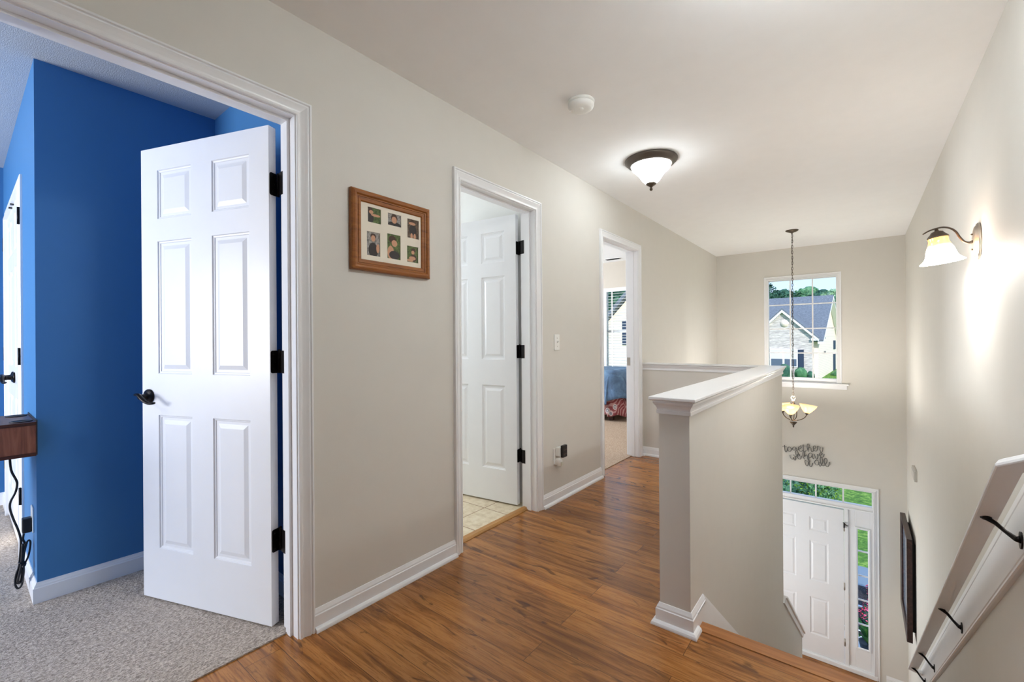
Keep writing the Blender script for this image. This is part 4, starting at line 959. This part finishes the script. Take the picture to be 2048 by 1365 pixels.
# ---------------------------------------------------------------- outdoors
def grass_mat(name, a, b, c, sc=9):
    t = NT(name); v = t.coord(kind='World'); n = t.noise(v, sc, 6, .7, .5); n2 = t.noise(v, 1.1, 3)
    col = t.ramp(n, [(.3, a), (.5, b), (.68, c)]); col = t.mix(t.math('MULTIPLY', n2, .4), col, b); t.set(Base_Color=col, Roughness=.9); t.bump(n, 1.0, .06); return t.m
GRASS = grass_mat('bright_lawn_grass', srgb(26, 60, 20), srgb(88, 136, 40), srgb(176, 204, 96), 7)
def strip(name, mat, x0, x1, ypts, kind, label, cat, jitter=0):
    """ypts: list of (y,z)"""
    mb = MB(); n = len(ypts); nx = 24
    vs = []
    for (y, z) in ypts:
        for i in range(nx + 1): vs.append((x0 + (x1 - x0) * i / nx, y, z + random.uniform(-jitter, jitter)))
    fs = [(j * (nx + 1) + i, j * (nx + 1) + i + 1, (j + 1) * (nx + 1) + i + 1, (j + 1) * (nx + 1) + i) for j in range(n - 1) for i in range(nx)]
    mb.add(vs, fs, 0, True); o = mb.build(name, mat); tag(o, label, cat, None, kind); return o
GZ = lambda y: -3.42 + max(0, y - 17) * .036
strip('lawn', GRASS, -60, 50, [(11.12, -3.37), (14, -3.38), (17, -3.40), (25, GZ(25)), (35, GZ(35)), (45, GZ(45)), (60, GZ(60)), (95, GZ(95)), (160, GZ(160))], 'stuff', 'bright green lawn rising towards the neighbouring houses', 'lawn')
ROAD = plain('blue_grey_paving', srgb(122, 138, 152), .8, bump=(30, .3, .01))
strip('walkway', ROAD, -60, 50, [(10.22, -3.37), (11.15, -3.37)], 'structure', 'blue grey paved walk crossing in front of the lawn', 'walkway')
MULCH = grass_mat('dark_mulch', srgb(22, 20, 24), srgb(52, 48, 56), srgb(104, 98, 108), 26)
strip('flower_bed', MULCH, -60, 50, [(8.70, -3.37), (9.4, -3.34), (10.25, -3.36)], 'stuff', 'dark mulched bed between the porch and the walk', 'flower bed')
m = MB(); m.box(-60, 50, YF + .15, 8.45, -3.6, -3.32); m.box(-60, 50, 8.45, 8.72, -3.6, -3.40, 1)
struct(m.build('porch', [plain('pale_concrete', srgb(206, 212, 216), .8), DARKGAP]), 'pale concrete porch outside the front door', 'porch')
m = MB(); m.box(-3, 4, 9.36, 9.42, -3.36, -3.325); struct(m.build('bed_edging', plain('pale_edging', srgb(214, 218, 222), .7)), 'thin pale edging line across the mulched bed', 'edging')

def leaf_cloud(mb, c, r, n, size, seed, mi=0, squash=1, mis=None):
    rnd = random.Random(seed)
    for _ in range(n):
        while True:
            p = Vector((rnd.uniform(-1, 1), rnd.uniform(-1, 1), rnd.uniform(-1, 1)))
            if .35 < p.length < 1: break
        p = Vector((p.x * r, p.y * r, p.z * r * squash)) + Vector(c)
        d = Vector((rnd.uniform(-1, 1), rnd.uniform(-1, 1), rnd.uniform(-.3, 1))).normalized(); e = d.cross(Vector((rnd.uniform(-1, 1), rnd.uniform(-1, 1), rnd.uniform(-1, 1)))).normalized()
        s_ = size * rnd.uniform(.6, 1.3); q = mis[rnd.randrange(len(mis))] if mis else mi
        mb.add([p - d * s_, p + e * s_ * .45, p + d * s_, p - e * s_ * .45], [(0, 1, 2, 3)], q)
def blob(mb, c, r, sub, amp, seed, mi=0, squash=1):
    bm = bmesh.new(); bmesh.ops.create_icosphere(bm, subdivisions=sub, radius=1)
    vs = []
    for v in bm.verts:
        n = noise.noise(v.co * 2.2 + Vector((seed, seed * .7, 0))) + .5 * noise.noise(v.co * 5.1 + Vector((seed, 3, 1)))
        q = v.co * (1 + amp * n); vs.append((c[0] + q.x * r, c[1] + q.y * r, c[2] + q.z * r * squash))
    fs = [tuple(v.index for v in f.verts) for f in bm.faces]; bm.free(); mb.add(vs, fs, mi, True)
LEAFS = [grass_mat('tree_leaves_dark', srgb(20, 52, 44), srgb(44, 88, 70), srgb(92, 134, 104), 1.6), grass_mat('tree_leaves_mid', srgb(36, 78, 52), srgb(74, 124, 84), srgb(136, 176, 130), 1.6),
         grass_mat('tree_leaves_pale', srgb(84, 128, 96), srgb(140, 178, 138), srgb(206, 220, 190), 1.6)]
BARK = plain('tree_bark', srgb(80, 66, 54), .9)
def tree(x, y, top, r, kind, label, seed):
    gz = GZ(y); root = empty('tree', (x, y, gz)); tag(root, label, 'tree', None)
    h = top - gz; m = MB(); rnd = random.Random(seed)
    for k in range(9):
        a = rnd.uniform(0, 2 * PI); rr = rnd.uniform(0, .55) * r; m_z = h - r * .8 - rnd.uniform(0, 1.1) * r * .8
        blob(m, (rr * math.cos(a), rr * math.sin(a), m_z), r * rnd.uniform(.45, .7), 3, .35, seed + k * 3.1, 0, .9)
    blob(m, (0, 0, h - r * .62), r * .62, 3, .3, seed, 0)
    leaf_cloud(m, (0, 0, h - r), r * 1.12, 2600, r * .085, seed, 0, .9)
    m.build('crown', LEAFS[kind], root)
    m = MB(); m.tube([(0, 0, -.3), (0, .05 * r, h * .35), (0, 0, h - r)], [r * .09, r * .07, r * .03], 10); m.build('trunk', BARK, root)
tl = [(-12.6, 86, 11.6, 3.4, 0, 'dark tree at the left edge of the foyer window view'), (-8.6, 88, 9.6, 3.2, 0, 'dark blue green tree behind the slate roof, left part'), (-5.4, 90, 9.9, 3.0, 1, 'middle green tree behind the slate roof'),
      (-2.9, 84, 8.7, 2.6, 0, 'small dark tree just right of the hanging chain'), (-0.6, 80, 8.6, 2.7, 2, 'pale green tree behind the roof ridge end'), (2.2, 76, 9.4, 3.3, 2, 'tall pale green tree at the right edge of the window view'),
      (3.4, 66, 6.0, 2.4, 1, 'green tree standing right of the neighbouring gable'), (8.5, 74, 9, 3.5, 1, 'green tree far to the right of the neighbouring house'), (-18, 84, 10.5, 3.6, 1, 'green tree far to the left of the neighbouring house'),
      (-22.5, 52, 8.6, 3.4, 0, 'dark evergreen tree behind the cream house'), (-28, 50, 9.2, 3.6, 0, 'dark evergreen tree left behind the cream house')]
for i, (x, y, tp, r, k, lab) in enumerate(tl): tree(x, y, tp, r, k, lab, 11 + i * 7)

def stone_mat():
    t = NT('pale_ledge_stone'); v = t.coord((.9, 1, 5.5)); vo = t.n('TexVoronoi'); t.l(v, vo.inputs[0]); vo.inputs['Scale'].default_value = 2.4
    n = t.noise(v, 3, 4, .6); c = t.ramp(n, [(.3, srgb(160, 152, 152)), (.5, srgb(214, 206, 202)), (.7, srgb(236, 230, 224))])
    sc_ = t.n('SeparateColor'); t.l(vo.outputs['Color'], sc_.inputs[0]); c = t.mix(t.math('MULTIPLY', sc_.outputs[0], .5), c, srgb(164, 158, 160))
    t.set(Base_Color=c, Roughness=.9); t.bump(vo.outputs['Distance'], .5, .05); return t.m
def shingle():
    t = NT('slate_shingles'); v = t.coord((1.6, 1, 1)); n = t.noise(t.coord((2, 7, 7)), 3, 4, .65); c = t.ramp(n, [(.3, srgb(84, 90, 100)), (.55, srgb(112, 120, 130)), (.75, srgb(140, 146, 154))]); t.set(Base_Color=c, Roughness=.9); return t.m
def siding(name, a, b):
    t = NT(name); sp = t.n('SeparateXYZ'); tc = t.n('TexCoord'); t.l(tc.outputs['Object'], sp.inputs[0]); f = t.math('FRACT', t.math('MULTIPLY', sp.outputs['Z'], 6.5))
    t.set(Base_Color=t.mix(t.math('LESS_THAN', f, .12), a, b), Roughness=.8); return t.m
STONE, ROOF = stone_mat(), shingle(); CREAM = siding('cream_siding', srgb(244, 228, 214), srgb(214, 198, 186)); YEL = siding('pale_yellow_siding', srgb(244, 232, 208), srgb(210, 198, 176))
WHITEX = plain('white_exterior_trim', srgb(240, 240, 242), .6); SHUT = plain('navy_shutter', srgb(44, 60, 84), .7); PANE = plain('reflecting_pane', srgb(96, 110, 130), .12); BLINDX = plain('white_window_blind', srgb(222, 222, 218), .6)
HXo, HYo = -1.07, 46.0; hs = empty('neighbour_house', (HXo, HYo, GZ(46) - .25)); tag(hs, 'stone and cream house with a slate roof across the street', 'house'); hs.rotation_euler = (0, 0, math.radians(-4.3))
hz = lambda z: z - (GZ(46) - .25)
EV, RG, DEP, WID = hz(1.20), hz(5.24), 12.0, 15.0
m = MB(); m.box(-WID, 0, .02, DEP, 0, EV); m.prism([(0.02, EV), (DEP, EV), (DEP / 2, RG - .15)], 'x', -.15, 0.0); m.prism([(0.02, EV), (DEP, EV), (DEP / 2, RG - .15)], 'x', -WID, -WID + .15); m.build('wall', CREAM, hs)
m = MB(); pk_ = (-2.54, hz(3.62)); m.prism([(-5.05, 0), (-.38, 0), (-.38, hz(1.45)), pk_, (-5.05, hz(1.1))], 'y', -.55, .02); m.build('stone_gable', STONE, hs)
m = MB(); rs_ = (RG - EV) / (DEP / 2); ov = .45
m.prism([(-ov, EV - ov * rs_), (-ov, EV - ov * rs_ + .16), (DEP / 2, RG + .12), (DEP + ov, EV - ov * rs_ + .16), (DEP + ov, EV - ov * rs_), (DEP / 2, RG - .05)], 'x', -WID - .3, .42); m.build('roof', ROOF, hs)
m = MB(); m.prism([(-ov - .02, EV - ov * rs_ - .16), (-ov - .02, EV - ov * rs_ + .02), (DEP / 2, RG - .02), (DEP + ov + .02, EV - ov * rs_ + .02), (DEP + ov + .02, EV - ov * rs_ - .16), (DEP / 2, RG - .26)], 'x', .02, .44); m.build('rake_board', WHITEX, hs)
m = MB(); gs = 1.0
gl_ = [(-5.45, hz(3.75) - 2.91 * .97), (pk_[0], hz(3.75)), (.12, hz(3.75) - 2.66 * .97)]
m.prism([gl_[0], gl_[1], gl_[2], (gl_[2][0], gl_[2][1] + .14), (gl_[1][0], gl_[1][1] + .16), (gl_[0][0], gl_[0][1] + .14)], 'y', -.8, 3.2); m.build('gable_roof', ROOF, hs)
m = MB(); m.prism([(gl_[0][0], gl_[0][1] - .20), (gl_[1][0], gl_[1][1] - .22), (gl_[2][0], gl_[2][1] - .20), (gl_[2][0], gl_[2][1]), (gl_[1][0], gl_[1][1]), (gl_[0][0], gl_[0][1])], 'y', -.84, -.55); m.box(-.40, .12, -.8, .0, hz(1.02), hz(1.22)); m.build('gable_trim', WHITEX, hs)
m = MB(); m.tube([(-2.4, -.58, hz(2.55)), (-2.4, -.54, hz(2.55))], .33, 28); m.build('round_vent', CREAM, hs)
for (a, b) in ((-3.45, -2.56), (-2.40, -1.50)):
    m = MB(); m.box(a - .09, b + .09, -.60, -.54, hz(-1.30), hz(.30)); m.box(a - .09, b + .09, -.62, -.54, hz(.20), hz(.32)); f_ = m.build('window_frame', WHITEX, hs)
    m = MB(); m.box(a, b, -.61, -.595, hz(-.20), hz(.21), 1); m.box(a, b, -.61, -.595, hz(-.55), hz(-.20), 1); m.box(a, b, -.612, -.595, hz(-1.22), hz(-.59), 0); m.build('pane', [PANE, BLINDX], f_)
m = MB(); m.box(-1.38, -.96, -.62, -.54, hz(-1.3), hz(.24)); m.build('shutter', SHUT, hs)
m = MB(); m.box(.0, .05, 9.2, 10.6, hz(.1), hz(1.0)); m.box(0, .06, 9.0, 10.4, hz(-2.3), hz(-.35)); m.build('shutter', SHUT, hs)
m = MB(); m.box(0, .1, 3.1, 3.5, hz(-.15), hz(.05)); m.build('vent', plain('grey_vent', srgb(120, 120, 122), .6), hs)
def shrub(x, y, z, r, sq, kind, label, seed, nm='round_shrub'):
    m = MB(); blob(m, (0, 0, 0), r, 3, .18, seed, 0, sq); leaf_cloud(m, (0, 0, 0), r * 1.06, 500, r * .07, seed, 0, sq); o = m.build(nm, LEAFS[kind]); o.location = (x, y, z); tag(o, label, 'shrub'); return o
def zp(y, z26): return 1.158 + (z26 - 1.158) * y / 26
shrub(-2.13, 43.5, -1.72, .46, 1.15, 1, 'round clipped green shrub under the navy shutter', 3)
shrub(-1.50, 43.9, -1.98, .30, 1.5, 0, 'small dark shrub right of the round clipped one', 5)
shrub(-3.25, 43.4, -1.75, .52, 1.6, 0, 'broad dark shrub under the stone gable windows', 6)
shrub(-4.3, 43.2, -2.0, .55, 1.2, 0, 'low dark shrub at the left end of the stone gable', 8)
shrub(.5, 50.5, -2.2, .9, .6, 1, 'low green shrub beside the cream gable wall', 9)

# cream house seen from the guest room
ys_ = 24.0; yh = empty('cream_house', (-8.9, ys_, -3.3)); tag(yh, 'pale yellow house with a gable seen through the blinds', 'house')
hq = lambda z: z + 3.3
gpk = (1.1, hq(4.5)); m = MB(); m.prism([(-2.4, 0), (4.6, 0), (4.6, hq(.9)), gpk, (-2.4, hq(.9))], 'y', 0, 9); m.build('wall', YEL, yh)
m = MB(); m.prism([(-2.8, hq(.5)), (1.1, hq(4.6)), (5.0, hq(.5)), (5.0, hq(.75)), (1.1, hq(4.9)), (-2.8, hq(.75))], 'y', -.4, 9.3); m.build('roof', ROOF, yh)
m = MB(); m.box(.2, 1.6, -.05, .02, hq(.9), hq(2.3), 1); m.box(-.15, .2, -.06, .02, hq(.9), hq(2.3)); m.build('window', [SHUT, PANE], yh)
m = MB(); m.box(-2.0, 4.4, -.05, .02, hq(-.9), hq(-.3)); m.build('window', PANE, yh)

def low_bush(x, y, r, kind, label, seed):
    m = MB(); blob(m, (0, 0, 0), r * .8, 2, .25, seed, 0, .7); leaf_cloud(m, (0, 0, .1), r, 1500, .055, seed, 0, .75, [0, 0, 1]); o = m.build('leafy_bush', [LEAFS[kind], GRASS]); o.location = (x, y, -3.36 + r * .35); tag(o, label, 'shrub')
low_bush(-.15, 14.6, .75, 0, 'leafy green bush low in the left transom pane', 3)
low_bush(.75, 15.1, .55, 1, 'smaller leafy green bush beside it in the middle transom pane', 4)
low_bush(-1.6, 15.0, .9, 0, 'leafy green bush hidden left of the transom view', 5)
# flowers by the walk
def petal_bush(x, y, z, r, label, seed):
    root = empty('azalea', (x, y, z)); tag(root, label, 'flowering shrub'); m = MB(); blob(m, (0, 0, r * .55), r * .72, 2, .25, seed); leaf_cloud(m, (0, 0, r * .6), r * .95, 350, r * .11, seed); m.build('foliage', LEAFS[0], root)
    m = MB(); leaf_cloud(m, (0, 0, r * .75), r * 1.0, 420, r * .09, seed + 1, 0, .8, [0, 0, 1]); m.build('blossom', [plain('pink_petals', srgb(236, 96, 140), .7), plain('red_petals', srgb(206, 30, 70), .7)], root)
petal_bush(1.93, 9.92, -3.36, .16, 'pink azalea at the far edge of the mulched bed', 3)
petal_bush(1.90, 9.25, -3.36, .17, 'pink azalea in the middle of the mulched bed', 5)
petal_bush(1.86, 8.92, -3.38, .20, 'deep pink azalea nearest the porch', 9)
petal_bush(.2, 9.4, -3.36, .2, 'pink azalea hidden left beyond the front door', 12)
# potted plant by the door
pp = empty('potted_plant', (1.80, 8.02, -3.32)); tag(pp, 'broad leaved green plant in a pot on the porch', 'potted plant')
m = MB(); m.lathe([(.0001, 0), (.08, 0), (.11, .14), (.118, .16), (.108, .16), (.095, .14), (.0001, .13)], (0, 0, 0), 28); m.build('pot', plain('dark_pot', srgb(40, 44, 50), .5), pp)
rnd = random.Random(4)
for k in range(14):
    a = rnd.uniform(0, 2 * PI); L_ = rnd.uniform(.16, .30); hh = rnd.uniform(.16, .34); m = MB(); pts = []
    for q in range(9):
        u = q / 8; wd = .055 * math.sin(PI * min(1, u * .95 + .05)) ; cx_ = L_ * u; cz_ = .13 + hh * math.sin(u * PI * .62)
        for sd_ in (-1, 0, 1): pts.append((math.cos(a) * cx_ - math.sin(a) * wd * sd_, math.sin(a) * cx_ + math.cos(a) * wd * sd_, cz_ - .012 * (sd_ == 0)))
    fs = [(q * 3 + s_, q * 3 + s_ + 1, (q + 1) * 3 + s_ + 1, (q + 1) * 3 + s_) for q in range(8) for s_ in (0, 1)]
    m.add(pts, fs, 0, True); m.build('leaf', grass_mat('plant_leaf_%d' % k, srgb(24, 62, 24), srgb(60, 118, 40), srgb(140, 176, 70), 6), pp)
